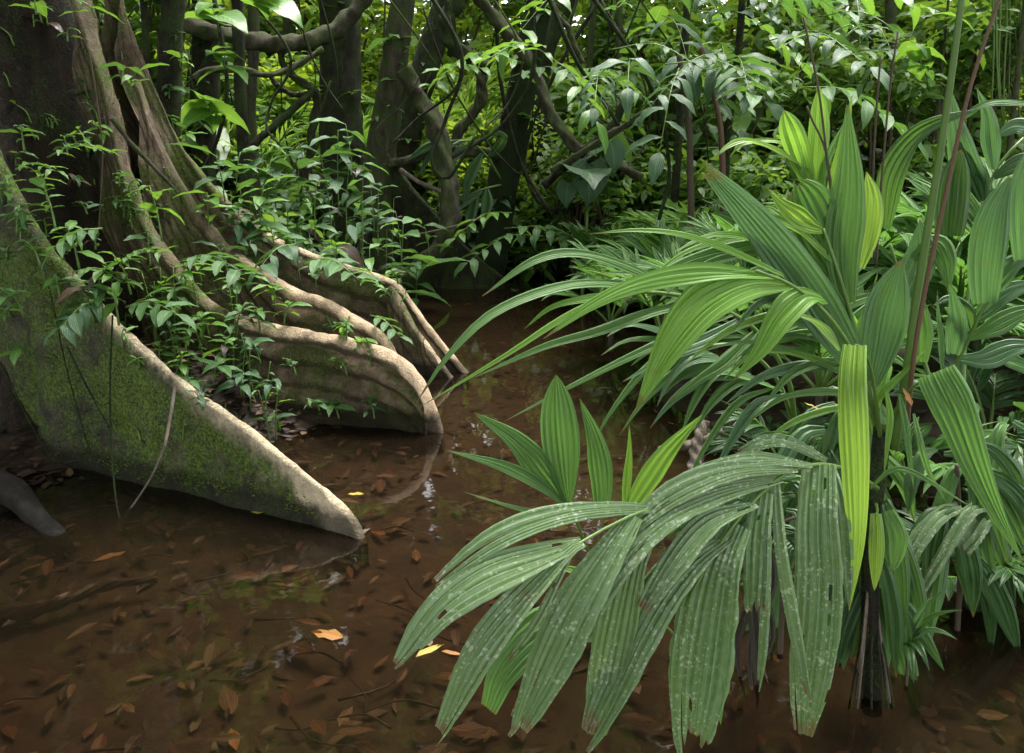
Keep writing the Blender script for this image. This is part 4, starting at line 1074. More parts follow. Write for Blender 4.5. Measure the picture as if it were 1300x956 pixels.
P2 = ground(905, 905)
def front_palm():
    t = thing('understory_palm', 'low palm with lichen freckled old frond leaning out over the brown water', 'palm', P2)
    r = P2
    traced_tube('stem', t, r, [(905, 905, 1.98), (890, 840, 1.96), (870, 780, 1.93)], 14, 10, STEMB)
    f = traced_tube('frond', t, r, [(880, 800, 1.94), (878, 720, 1.86), (860, 665, 1.78), (825, 648, 1.7), (780, 665, 1.64), (735, 690, 1.58), (700, 710, 1.54)], 7, 4, STEMG, 6, 24)
    f['label'] = 'old frond with greyish lichen freckles'
    for pth, w_, kw in (([(835, 645, 1.71), (770, 645, 1.66), (700, 655, 1.6), (620, 688, 1.54), (528, 762, 1.5)], 36, dict(base=.4, peak=.35, n=(.65, .8, 0))),
                        ([(740, 688, 1.58), (690, 704, 1.54), (620, 730, 1.49), (555, 775, 1.46), (497, 850, 1.44)], 62, dict(base=.3, peak=.5, tipw=.06, pl=7, n=(.7, .65, -.2))),
                        ([(738, 690, 1.57), (720, 700, 1.55), (655, 765, 1.49), (600, 840, 1.46), (545, 955, 1.45)], 52, dict(base=.3, peak=.5, tipw=.1, pl=6, n=(.8, .5, -.3))),
                        ([(726, 700, 1.57), (706, 740, 1.53), (680, 790, 1.5), (638, 848, 1.48)], 12, dict(base=.5)),
                        ([(805, 655, 1.67), (775, 700, 1.61), (725, 785, 1.55), (650, 945, 1.52)], 66, dict(base=.4, peak=.4, tipw=.06, pl=8, n=(.8, .5, -.2))),
                        ([(830, 655, 1.72), (800, 720, 1.68), (780, 810, 1.66), (752, 960, 1.66)], 56, dict(base=.4, peak=.5, tipw=.06, pl=7, n=(.9, .3, 0)))):
        traced_leaf('leaflet', f, r, pth, w_, OLD, **kw)
    # broad soft leaves beneath
    f2 = traced_tube('frond', t, r, [(890, 860, 1.97), (850, 800, 1.93), (820, 790, 1.9)], 6, 4, STEMG)
    traced_leaf('leaflet', f2, r, [(830, 800, 1.9), (760, 790, 1.82), (690, 800, 1.76), (640, 850, 1.74), (620, 900, 1.74)], 70, GREEN, n=(.7, .7, -.2), base=.3, peak=.5, tipw=.4, pl=6)
    traced_leaf('leaflet', f2, r, [(800, 760, 1.86), (760, 740, 1.82), (730, 725, 1.8), (700, 718, 1.8)], 30, FRESH, n=(.5, .8, 0))
    traced_leaf('leaflet', f2, r, [(790, 700, 1.8), (800, 720, 1.78), (810, 745, 1.76), (816, 762, 1.75)], 16, YELL, n=(.9, .3, 0))
    traced_leaf('leaflet', f2, r, [(770, 770, 1.8), (740, 760, 1.77), (700, 765, 1.75)], 26, YELL, n=(.6, .7, 0))
    traced_leaf('leaflet', f2, r, [(900, 820, 1.92), (908, 840, 1.86), (912, 880, 1.84), (915, 920, 1.84)], 26, GREEN, n=(.9, .3, 0))
front_palm()

P3 = ground(770, 760)
def young_palm():
    t = thing('palm_seedling', 'young palm with fan of broad pleated green blades standing in the stream', 'palm', P3)
    r = P3
    f = traced_tube('frond', t, r, [(772, 770, 2.5), (752, 715, 2.45), (735, 670, 2.4), (720, 635, 2.36)], 7, 4, STEMG)
    for pth, w_, m, kw in (([(722, 642, 2.36), (716, 600, 2.35), (710, 540, 2.35), (706, 476, 2.36)], 50, GREEN, dict(base=.15, peak=.55, p=2.6, pl=7)),
                           ([(720, 640, 2.36), (690, 600, 2.33), (655, 560, 2.3), (602, 524, 2.28)], 40, GREEN, dict(base=.25, peak=.45, pl=6, n=(.8, .5, 0))),
                           ([(722, 646, 2.36), (690, 618, 2.3), (640, 592, 2.25), (568, 572, 2.2)], 25, GREEN, dict(base=.3, peak=.4, n=(.6, .8, 0))),
                           ([(763, 655, 2.4), (764, 610, 2.4), (756, 560, 2.4), (736, 506, 2.4)], 32, GREEN, dict(base=.5, peak=.45, pl=5)),
                           ([(800, 645, 2.42), (822, 610, 2.4), (850, 570, 2.38), (892, 526, 2.36)], 30, FRESH, dict(base=.6, peak=.4, n=(.8, .3, .3))),
                           ([(793, 645, 2.42), (796, 610, 2.42), (799, 575, 2.42), (799, 540, 2.42)], 12, FRESH, dict(base=.6)),
                           ([(722, 656, 2.36), (680, 650, 2.3), (640, 640, 2.28), (590, 625, 2.26)], 10, GREEN, dict(n=(.5, .8, 0))),
                           ([(880, 690, 2.4), (872, 690, 2.38), (860, 672, 2.36), (835, 660, 2.35)], 20, YELL, dict())):
        traced_leaf('leaflet', f, r, pth, w_, m, **kw)
young_palm()

P4 = ground(1010, 660)
def arching_palm():
    t = thing('arching_palm', 'palm with long narrow dull green fronds arching left across the stream', 'palm', P4)
    r = P4
    traced_tube('stem', t, r, [(1010, 670, 3.15), (1008, 600, 3.1), (1010, 540, 3.05)], 18, 14, STEMB)
    f = traced_tube('frond', t, r, [(1010, 545, 3.05), (1000, 480, 2.95), (960, 420, 2.8), (900, 385, 2.65), (840, 372, 2.5), (780, 372, 2.4)], 8, 4, STEMG)
    for pth, w_, m, kw in (([(885, 382, 2.6), (800, 362, 2.45), (720, 362, 2.32), (630, 395, 2.2), (570, 450, 2.12), (528, 512, 2.08)], 26, GREEN, dict(n=(.5, .9, 0), base=.4, peak=.4)),
                           ([(870, 378, 2.58), (810, 345, 2.5), (740, 322, 2.42), (680, 330, 2.36), (612, 376, 2.3)], 28, GREEN, dict(n=(.5, .9, 0), base=.4, peak=.4)),
                           ([(900, 390, 2.65), (840, 392, 2.5), (760, 420, 2.4), (690, 440, 2.35), (600, 480, 2.3)], 22, GREEN, dict(n=(.4, .9, 0))),
                           ([(930, 400, 2.7), (860, 425, 2.6), (760, 472, 2.5), (640, 535, 2.4)], 13, GREEN, dict(n=(.6, .8, 0))),
                           ([(940, 405, 2.75), (900, 430, 2.68), (850, 452, 2.62), (790, 485, 2.58)], 24, BLUE, dict(n=(.5, .8, 0))),
                           ([(960, 420, 2.8), (920, 460, 2.72), (890, 480, 2.7), (850, 510, 2.7)], 22, GREEN, dict(n=(.5, .8, 0))),
                           ([(950, 410, 2.8), (890, 372, 2.8), (830, 350, 2.8), (760, 345, 2.8)], 20, GREEN, dict(n=(.5, .9, 0))),
                           ([(800, 372, 2.42), (745, 378, 2.32), (700, 390, 2.28), (665, 418, 2.25)], 16, FRESH, dict(n=(.5, .8, 0)))):
        traced_leaf('leaflet', f, r, pth, w_, m, **kw)
    f = traced_tube('frond', t, r, [(1010, 545, 3.05), (985, 480, 3.0), (940, 440, 2.95), (890, 440, 2.9)], 7, 4, STEMG)
    g = random.Random(5)
    for k in range(16):
        u = k / 15
        x0, y0 = 1000 - 120 * u, 500 - 65 * u
        s = -1 if k % 2 else 1
        L_ = g.uniform(90, 150)
        dx, dy = (-.85, .55) if s > 0 else (-.95, -.05)
        dx += g.uniform(-.2, .2); dy += g.uniform(-.2, .2)
        traced_leaf('leaflet', f, r, [(x0, y0, 2.98 - .1 * u), (x0 + dx * L_ * .4, y0 + dy * L_ * .25 - 8, 2.9 - .1 * u), (x0 + dx * L_ * .75, y0 + dy * L_ * .7, 2.85 - .1 * u), (x0 + dx * L_, y0 + dy * L_ + 25, 2.8 - .1 * u)], g.uniform(12, 20), GREEN if k % 3 else BLUE, n=(.5, .9, 0), segs=12)
arching_palm()

P5 = ground(1235, 760)
def right_palm():
    t = thing('stream_edge_palm', 'palm with dark arching blades and a folded frond beside the reddish stalk', 'palm', P5)
    r = P5
    traced_tube('stem', t, r, [(1235, 775, 2.5), (1228, 680, 2.5), (1222, 600, 2.5)], 24, 20, BARKD, rough=.2)
    def frond(path, w0=7, w1=4):
        return traced_tube('frond', t, r, path, w0, w1, STEMG, 6, 20)
    f = frond([(1222, 610, 2.5), (1205, 500, 2.45), (1235, 420, 2.4), (1265, 360, 2.38), (1310, 290, 2.36)])
    for pth, w_, m, kw in (([(1255, 375, 2.4), (1280, 340, 2.36), (1305, 325, 2.34), (1340, 320, 2.32)], 30, BLUE, dict(n=(.6, .7, .2))),
                           ([(1240, 405, 2.4), (1270, 375, 2.37), (1305, 362, 2.35), (1340, 365, 2.33)], 34, BLUE, dict(n=(.6, .7, .2))),
                           ([(1228, 430, 2.42), (1260, 415, 2.38), (1300, 395, 2.36), (1340, 390, 2.34)], 34, GREEN, dict(n=(.6, .7, .2))),
                           ([(1215, 455, 2.44), (1250, 455, 2.4), (1290, 440, 2.38), (1340, 440, 2.36)], 36, BLUE, dict(n=(.6, .7, .1))),
                           ([(1250, 440, 2.44), (1280, 455, 2.42), (1310, 470, 2.4), (1340, 490, 2.38)], 34, GREEN, dict(n=(.6, .7, .1))),
                           ([(1232, 420, 2.41), (1222, 395, 2.4), (1205, 380, 2.4), (1185, 388, 2.4)], 30, DARK, dict(n=(.7, .5, 0))),
                           ([(1250, 385, 2.36), (1252, 330, 2.3), (1262, 270, 2.28), (1282, 224, 2.28)], 42, BLUE, dict(n=(1, .1, 0), base=.7, peak=.5, p=2.2)),
                           ([(1296, 330, 2.34), (1294, 270, 2.28), (1298, 220, 2.27), (1312, 180, 2.27)], 24, BLUE, dict(n=(1, .1, 0), base=.7, peak=.5, p=2.2)),
                           ([(1210, 450, 2.42), (1215, 410, 2.38), (1212, 385, 2.36), (1205, 360, 2.35)], 26, BLUE, dict(n=(1, .2, 0), base=.6)),
                           ([(1196, 470, 2.4), (1195, 430, 2.38), (1191, 395, 2.37), (1190, 368, 2.37)], 8, BLUE, dict(n=(1, .1, 0)))):
        traced_leaf('leaflet', f, r, pth, w_, m, **kw)
    f = frond([(1220, 600, 2.6), (1180, 480, 2.7), (1150, 380, 2.75), (1130, 310, 2.75)])
    for pth, w_, m, kw in (([(1122, 290, 2.74), (1130, 225, 2.7), (1155, 180, 2.66), (1190, 155, 2.6), (1245, 138, 2.56)], 40, DARK, dict(n=(.6, .5, -.5), base=.5, peak=.35)),
                           ([(1140, 400, 2.7), (1160, 350, 2.7), (1170, 320, 2.7), (1168, 280, 2.7)], 40, BLUE, dict(n=(.9, .2, .1), base=.4, peak=.5, p=2)),
                           ([(1170, 460, 2.68), (1172, 420, 2.66), (1166, 380, 2.66), (1160, 350, 2.66)], 24, GREEN, dict(n=(.9, .2, .1), base=.6)),
                           ([(1205, 300, 2.8), (1208, 262, 2.8), (1212, 225, 2.8), (1220, 190, 2.8)], 38, DARK, dict(n=(1, .1, 0), base=.8, p=3)),
                           ([(1160, 330, 2.7), (1185, 310, 2.68), (1200, 330, 2.66), (1205, 370, 2.64)], 34, GREEN, dict(n=(.7, .5, 0)))):
        traced_leaf('leaflet', f, r, pth, w_, m, **kw)
    f = frond([(1222, 600, 2.6), (1225, 420, 2.8), (1240, 310, 2.9), (1262, 220, 2.95), (1300, 175, 2.95)])
    for pth, w_, m, kw in (([(1250, 250, 2.93), (1230, 220, 2.9), (1218, 180, 2.88), (1205, 110, 2.88)], 34, BLUE, dict(n=(.9, .2, -.2))),
                           ([(1248, 255, 2.92), (1240, 225, 2.9), (1225, 200, 2.88), (1215, 175, 2.88)], 26, DARK, dict(n=(.8, .3, 0))),
                           ([(1262, 225, 2.93), (1285, 210, 2.9), (1310, 200, 2.88), (1340, 205, 2.86)], 26, DARK, dict(n=(.6, .7, 0))),
                           ([(1255, 245, 2.93), (1280, 240, 2.9), (1300, 228, 2.88), (1340, 222, 2.86)], 26, DARK, dict(n=(.6, .7, 0))),
                           ([(1262, 215, 2.95), (1258, 180, 2.95), (1254, 145, 2.95), (1240, 112, 2.95)], 22, BLUE, dict(n=(.9, .2, 0))),
                           ([(1215, 155, 2.9), (1250, 132, 2.85), (1290, 130, 2.8), (1340, 138, 2.75)], 20, GREEN, dict(n=(.5, .9, 0))),
                           ([(1270, 170, 2.9), (1290, 160, 2.88), (1310, 165, 2.86), (1340, 180, 2.85)], 30, BLUE, dict(n=(.6, .8, 0)))):
        traced_leaf('leaflet', f, r, pth, w_, m, **kw)
    f = frond([(1222, 620, 2.48), (1260, 640, 2.4), (1310, 648, 2.3)], 5, 4)
    f['label'] = 'torn yellowing frond tip eaten into holes'
    for pth, w_, kw in (([(1262, 645, 2.36), (1235, 648, 2.3), (1205, 690, 2.25), (1160, 768, 2.23)], 16, dict(base=.8, tipw=.5, torn=.1)),
                        ([(1220, 642, 2.38), (1190, 655, 2.3), (1160, 695, 2.26), (1142, 736, 2.25)], 24, dict(base=.7, tipw=.6, torn=.15)),
                        ([(1252, 645, 2.36), (1235, 660, 2.32), (1222, 680, 2.3), (1212, 698, 2.3)], 44, dict(base=.8, tipw=.8, torn=.2))):
        traced_leaf('leaflet', f, r, pth, w_, OLD, **kw)
    for pth, w_ in (([(1240, 690, 2.4), (1252, 700, 2.36), (1262, 720, 2.35), (1272, 746, 2.35)], 9), ([(1206, 690, 2.4), (1215, 715, 2.36), (1222, 740, 2.35), (1228, 770, 2.35)], 8)):
        traced_leaf('leaflet', f, r, pth, w_, GREEN)
right_palm()

def sprout(name, label, base_px, tips, mat, w=16, Y=None):
    b = ground(*base_px)
    t = thing(name, label, 'palm', b)
    f = traced_tube('stem', t, b, [(base_px[0], base_px[1] + 6, b.y), (base_px[0] + 2, base_px[1] - 30, b.y), (base_px[0], base_px[1] - 60, b.y)], 5, 4, STEMB)
    for k, (x, y) in enumerate(tips):
        bx, by = base_px[0], base_px[1] - 55
        traced_leaf('leaf', t, b, [(bx, by, b.y), (bx + (x - bx) * .4, by + (y - by) * .4 - 14, b.y - .05), (bx + (x - bx) * .75, by + (y - by) * .72 - 10, b.y - .1), (x, y, b.y - .12)], w, mat[k % len(mat)], n=(.7, .6, 0), segs=12)
sprout('palm_sprout', 'small dark palm sprout fanned right of the root clad palm stem', (1150, 870), [(1222, 775), (1215, 812), (1180, 852), (1205, 745), (1160, 868)], [DARK, BLUE], 13)
def undergrowth_blades():
    """broad shaded blades that hang round the palm stems"""
    gq = random.Random(61)
    for nm, lb, b, cx, y0, y1, Y0, sx in (('blade_plant', 'shaded broad bladed plant hanging round the root clad palm stem', ground(1112, 880), 1108, 640, 770, 2.16, 60), ('blade_plant', 'shaded plant of dark blades behind the freckled frond', ground(990, 830), 990, 600, 720, 2.35, 90), ('blade_plant', 'dark bladed plant filling the gap under the drooping big leaf', ground(1215, 800), 1215, 560, 720, 2.4, 75), ('blade_plant', 'dim bladed plant between the arching palm and the striped leaf', ground(1060, 720), 1060, 500, 640, 2.75, 80), ('blade_plant', 'dim blade clump at the water edge beneath the folded frond', ground(1280, 730), 1275, 520, 660, 2.75, 60)):
        t = thing(nm, lb, 'plant', b)
        st = traced_tube('stem', t, b, [(cx, y0 + 30, Y0), (cx + 4, (y0 + 860) / 2, (Y0 + b.y) / 2), (cx, CY + FPX * math.tan(math.atan2(CAM_H, b.y) - PITCH) + 6, b.y)], 6, 8, STEMB)
        for k in range(20):
            x0, ya = cx + gq.uniform(-.35, .35) * sx, gq.uniform(y0, y1)
            dx = gq.choice((-1, 1)) * gq.uniform(.35, 1.1) * sx
            L_ = gq.uniform(80, 165)
            Y = Y0 + gq.uniform(-.06, .12)
            traced_leaf('leaf', t, b, [(x0, ya, Y), (x0 + dx * .4, ya + L_ * gq.uniform(-.02, .12), Y - .04), (x0 + dx * .8, ya + L_ * .48, Y - .07), (x0 + dx * gq.uniform(.85, 1.25), ya + L_, Y - .08)], gq.uniform(16, 32), (DARK, BLUE, DARK, GREEN, DARK)[k % 5], n=(.8, .4, 0), segs=12, base=.3, peak=.5, p=1.8)
undergrowth_blades()
# ------------------------------------------------------------------ palms of the middle distance (right bank)
MP = [(2.3, 4.2, .9, 9, GREEN, .13), (1.35, 4.6, .85, 8, GREEN, .12), (3.4, 4.0, 1.0, 9, BLUE, .15), (3.0, 5.4, 1.1, 9, GREEN, .14), (1.8, 5.8, 1.0, 9, GREEN, .13), (4.4, 5.2, 1.2, 9, GREEN, .15), (1.2, 6.6, .9, 8, GREEN, .12),
      (2.6, 6.8, 1.1, 9, FRESH, .13), (4.0, 7.0, 1.3, 9, GREEN, .14), (5.4, 6.6, 1.2, 8, BLUE, .15), (1.9, 8.2, 1.1, 8, FRESH, .13), (3.3, 8.6, 1.2, 8, GREEN, .13), (5.2, 8.8, 1.3, 8, FRESH, .14), (6.6, 8.6, 1.4, 8, GREEN, .15), (1.7, 3.3, .55, 7, GREEN, .12), (2.6, 3.1, .6, 7, DARK, .13), (3.2, 2.9, .7, 7, DARK, .14), (1.55, 4.0, .8, 9, GREEN, .11), (2.0, 4.9, .95, 10, GREEN, .12), (2.7, 4.8, 1.0, 10, BLUE, .13), (1.0, 5.4, .85, 9, GREEN, .11), (1.5, 5.2, .9, 9, GREEN, .11), (3.6, 4.9, 1.1, 9, GREEN, .14), (2.2, 3.6, .7, 9, DARK, .12), (2.9, 3.7, .8, 9, GREEN, .13), (1.25, 3.55, .5, 8, DARK, .12), (2.0, 2.75, .5, 8, DARK, .13), (1.62, 2.6, .42, 8, DARK, .14), (2.45, 2.5, .5, 8, DARK, .13), (1.45, 7.4, 1.0, 9, GREEN, .12), (2.4, 7.6, 1.1, 9, GREEN, .12), (3.9, 6.1, 1.2, 9, GREEN, .13), (.75, 6.2, .7, 8, GREEN, .11), (4.8, 7.6, 1.3, 9, FRESH, .13), (1.0, 8.6, 1.0, 8, GREEN, .12)]
for k, (x, y, L_, nf, mt, W) in enumerate(MP):
    mt = BANKG if mt in (GREEN, BLUE) else mt
    palm('bank_palm', ('dull green feather palm crowding the right bank behind the tall bright palm' if mt in (BANKG, DARK) else 'yellow green feather palm standing further back on the right bank'), 'palm', (x, y, terr(x, y)), nf, L_, mt, W=round(W * 1.45, 3),
         group='feather palms on the right bank' if mt in (BANKG, DARK) else 'yellow green palms on the right bank', seed=100 + k, nl=8, ll=L_ * .52, el=(42, 82) if y > 3.8 else (30, 75), bend=1.15 if y > 3.8 else 1.5, trunk_h=.3 if y > 3.8 else .15)
# bright palms across the stream
for k, (px, py, Y, L_, mt) in enumerate(((575, 190, 10.9, 1.4, YELL), (545, 205, 10.6, 1.0, YELL), (605, 200, 10.9, 1.2, FRESH), (570, 190, 11.6, 1.7, YELL), (470, 190, 11.0, 1.3, FRESH), (340, 190, 10.4, 1.2, YELL), (280, 190, 10.6, 1.2, YELL), (455, 220, 12.5, 1.2, FRESH), (350, 210, 12, 1.4, FRESH), (300, 220, 11.5, 1.3, FRESH), (730, 215, 12, 1.2, FRESH), (800, 250, 12.5, 1.1, FRESH), (520, 210, 13.5, 1.4, YELL), (660, 190, 14, 1.5, FRESH))):
    p = at(px, 300, Y)
    palm('thicket_palm', 'bright yellow green palm in the thicket beyond the stream', 'palm', (p.x, p.y, terr(p.x, p.y)), 9, L_, mt, W=.12, group='bright palms beyond the stream', seed=200 + k, nl=10, ll=L_ * .42, el=(50, 85), bend=.9, trunk_h=.9)

# ------------------------------------------------------------------ shrubs and undergrowth beyond the water
def shrub_meshes(seed, h, wd, size, mat, nleaf, aspect=.45, clumps=9):
    g = random.Random(seed)
    cs, rs, ns, parts = [], [], [], []
    for k in range(clumps):
        a = g.random() * 6.28
        z = h * g.uniform(.18, 1.0)
        q = wd * g.uniform(.25, 1) * (1.1 - .5 * z / h)
        c = (math.cos(a) * q, math.sin(a) * q, z)
        s = wd * g.uniform(.3, .5)
        cs.append(c); rs.append((s, s, s * .75)); ns.append(nleaf // clumps)
        parts.append(tube(spline([(0, 0, -.15), (c[0] * .25, c[1] * .25, z * .5), c], 7), np.linspace(.014, .004, 7) * (h / 1.4 + .3), 5))
    v, f, uv = merge(parts)
    return mesh('stems', v, f, STEMB, uv), np_mesh('foliage', *leaf_cloud(cs, rs, ns, size, aspect, seed=seed, droop=.8), mat)
SHR = {}
for nm, (h, wd, size, mat, nl, asp) in {'low': (.9, .55, .14, BGM, 300, .45), 'mid': (1.9, .8, .17, BGM, 420, .45), 'light': (2.2, .8, .19, BGL, 400, .42), 'tall': (3.4, 1.0, .19, BGL, 620, .42), 'dark': (3.2, 1.0, .2, BGM, 620, .42), 'grass': (1.0, .5, .4, BGL, 160, .1), 'big': (1.7, .7, .5, BGM, 80, .36), 'fine': (1.8, .8, .085, BGL, 1100, .5)}.items():
    SHR[nm] = [shrub_meshes(hash_ + i * 7, h, wd, size, mat, nl, asp) for i, hash_ in enumerate((11, 23, 37))]
SLAB = {'low': 'low dark leafy shrub along the far water edge', 'mid': 'waist high mid green shrub in the undergrowth beyond the stream', 'light': 'sunlit yellow green shrub in the thicket behind the trunks',
        'tall': 'tall loose mid green shrub reaching above the undergrowth', 'dark': 'tall dark leaved shrub shading the back of the thicket', 'big': 'large leaved herb with broad drooping leaves in the undergrowth', 'fine': 'feathery fine leaved bush in the undergrowth', 'grass': 'clump of long arching grassy leaves at the forest edge'}
def shrub(kd, x, y, s=1.0, k=0):
    if kd in ('mid', 'tall', 'dark', 'big') and -.2 < x / y < 0.02 and y < 12.5:
        return
    t = thing('shrub' if kd != 'grass' else 'grass_clump', SLAB[kd], 'shrub' if kd != 'grass' else 'grass', (x, y, terr(x, y)), SLAB[kd].split(' ')[0] + ' ' + kd + ' undergrowth plants', random.random() * 6.28, s)
    st, fo = SHR[kd][k % 3]
    obj('stems', st, t); obj('foliage', fo, t)
gs = random.Random(21)
def scatter(kd, n, xr, yr, sr=(.8, 1.25)):
    for k in range(n):
        y = gs.uniform(*yr)
        x = gs.uniform(*xr) * y          # xr as slope from the camera
        shrub(kd, x, y, gs.uniform(*sr), k)
scatter('low', 44, (-.32, .2), (9.9, 11.5))
scatter('light', 16, (-.28, .12), (10.8, 12.6), (.5, .8))
scatter('fine', 12, (-.28, .12), (10.2, 12), (.4, .7))
scatter('mid', 34, (-.5, .5), (11, 15))
scatter('light', 34, (-.5, .1), (12, 17))
scatter('light', 12, (.1, .6), (11, 16))
scatter('tall', 26, (-.6, .7), (13, 19))
scatter('dark', 20, (-.7, .75), (14, 21))
scatter('grass', 16, (-.4, .15), (10.2, 13))
scatter('mid', 16, (.12, .6), (8.5, 11), (.7, 1.0))
scatter('dark', 14, (.06, .65), (9.5, 13), (.8, 1.1))
scatter('big', 30, (-.45, .6), (9.8, 13), (.6, 1.3))
scatter('fine', 16, (-.45, .6), (10, 14), (.7, 1.2))
scatter('dark', 10, (-.1, .6), (8.6, 11), (.5, .8))
for k in range(26):
    y = gs.uniform(8.5, 15); x = y * gs.uniform(-.45, .62)
    z0 = terr(x, y)
    h = gs.uniform(3.5, 7)
    lx, ly = gs.uniform(-.5, .5), gs.uniform(-.3, .3)
    r_ = gs.choice((.012, .018, .03, .05))
    v, f, uv = tube(spline([(0, 0, -.1), (lx * .3 + gs.uniform(-.08, .08), ly * .4, h * .35), (lx * .7 + gs.uniform(-.1, .1), ly * .7, h * .7), (lx, ly, h)], 18), np.linspace(r_, r_ * .6, 18), 7, .15, 6)
    t = thing('sapling', 'thin dark sapling pole in the thicket', 'tree', (x, y, z0), 'sapling poles in the thicket')
    obj('trunk', mesh('trunk', v, f, (BARKD, BARKG, BARKM)[k % 3], uv), t)
    c = obj('crown', SHR['dark'][k % 3][1], t, (lx, ly, h - .6)); c.scale = (.5, .5, .5)
scatter('low', 10, (-.5, -.28), (6.8, 9), (.8, 1.2))
scatter('dark', 8, (-.62, -.35), (9, 12), (.9, 1.2))

# ------------------------------------------------------------------ leafy seedlings on the roots and banks
BL = [broad_leaf('leaf', BROAD, 1, .40, .3, .4, seed=k) for k in range(3)] + [broad_leaf('leaf', BROAD, 1, .34, .2, .8, seed=5)]
BLL = [broad_leaf('leaf', BROADL, 1, .38, .25, .4, seed=k) for k in range(3)] + [broad_leaf('leaf', BROADL, 1, .32, .2, .8, seed=6)]
BLD = [broad_leaf('leaf', BROADD, 1, .42, .25, .5, seed=k) for k in range(3)] + [broad_leaf('leaf', BROADD, 1, .36, .2, 1.0, seed=7)]
BLH = [broad_leaf('leaf', BROADL, 1, .75, .15, .6, seed=k, heart=True) for k in range(2)]
BLHD = [broad_leaf('leaf', BROADD, 1, .8, .15, .6, seed=k, heart=True) for k in range(2)]
FRN = [broad_leaf('leaf', FERN, 1, .22, .1, .6, seed=k, n=5) for k in range(2)]
DEADL = [broad_leaf('leaf', LIT[q], 1, .36, .3, 1.1, seed=60 + q) for q in (0, 3)]
def dirmat(p, dv, size, g, wid=1.0, roll=.35):
    dv = dv.normalized()
    x = dv.cross(Vector((0, 0, 1)))
    if x.length < .05:
        x = Vector((1, 0, 0))
    x.normalize(); z = x.cross(dv)
    return Matrix.Translation(p) @ Matrix((x, dv, z)).transposed().to_4x4() @ Matrix.Rotation(g.uniform(-roll, roll), 4, 'Y') @ Matrix.Diagonal((size * wid, size, size, 1))
def seedling(label, loc, h, leaf, size, n, group, seed, lean=(0, 0), name='seedling', top=0.45, cat='plant', spread=1.0):
    """stem with leaves in loose whorls; each leaf its own part"""
    g = random.Random(seed)
    t = thing(name, label, cat, loc, group)
    tip = Vector((lean[0] + g.uniform(-.06, .06), lean[1] + g.uniform(-.06, .06), h))
    C = spline([(0, 0, -.03), (tip.x * .3, tip.y * .3, h * .5), tuple(tip)], 8)
    v, f, uv = tube(C, np.linspace(.006, .0025, 8), 5)
    obj('stem', mesh('stem', v, f, STEMG, uv), t)
    a = g.random() * 6
    for k in range(n):
        u = top + (1 - top) * (k / max(1, n - 1))
        fi = u * 7; i0 = min(6, int(fi)); fr = fi - i0
        p = Vector(C[i0] * (1 - fr) + C[i0 + 1] * fr)
        a += 2.4 + g.uniform(-.3, .3)
        el = g.uniform(-.25, .55) * spread
        dv = Vector((math.cos(a) * math.cos(el), math.sin(a) * math.cos(el), math.sin(el)))
        s = size * g.uniform(.65, 1.15)
        obj('leaf', DEADL[g.randrange(2)] if g.random() < .035 else g.choice(leaf), t, M=dirmat(p, dv, s * g.choice((.6, 1, 1, 1.2)), g))
    return t
def spray(label, loc, dv, L_, leaf, size, n, group, seed, name='climber', cat='climbing plant'):
    """arching twig with paired leaves"""
    g = random.Random(seed)
    t = thing(name, label, cat, loc, group)
    dv = Vector(dv).normalized()
    C = spline([(0, 0, 0), tuple(dv * L_ * .5 + Vector((0, 0, L_ * .08))), tuple(dv * L_ + Vector((0, 0, -L_ * .12)))], 10)
    v, f, uv = tube(C, np.linspace(.005, .002, 10), 5)
    obj('twig', mesh('twig', v, f, STEMG, uv), t)
    sd = dv.cross(Vector((0, 0, 1))).normalized()
    for k in range(n):
        u = .15 + .85 * k / (n - 1)
        fi = u * 9; i0 = min(8, int(fi)); fr = fi - i0
        p = Vector(C[i0] * (1 - fr) + C[i0 + 1] * fr)
        s = (1 if k % 2 else -1) if k < n - 1 else 0
        q = dv * .45 + sd * s * .9 + Vector((0, 0, g.uniform(-.3, .15)))
        obj('leaf', g.choice(leaf), t, M=dirmat(p, q, size * g.uniform(.75, 1.1), g))
    return t
LF = {'g': BL, 'l': BLL, 'd': BLD}
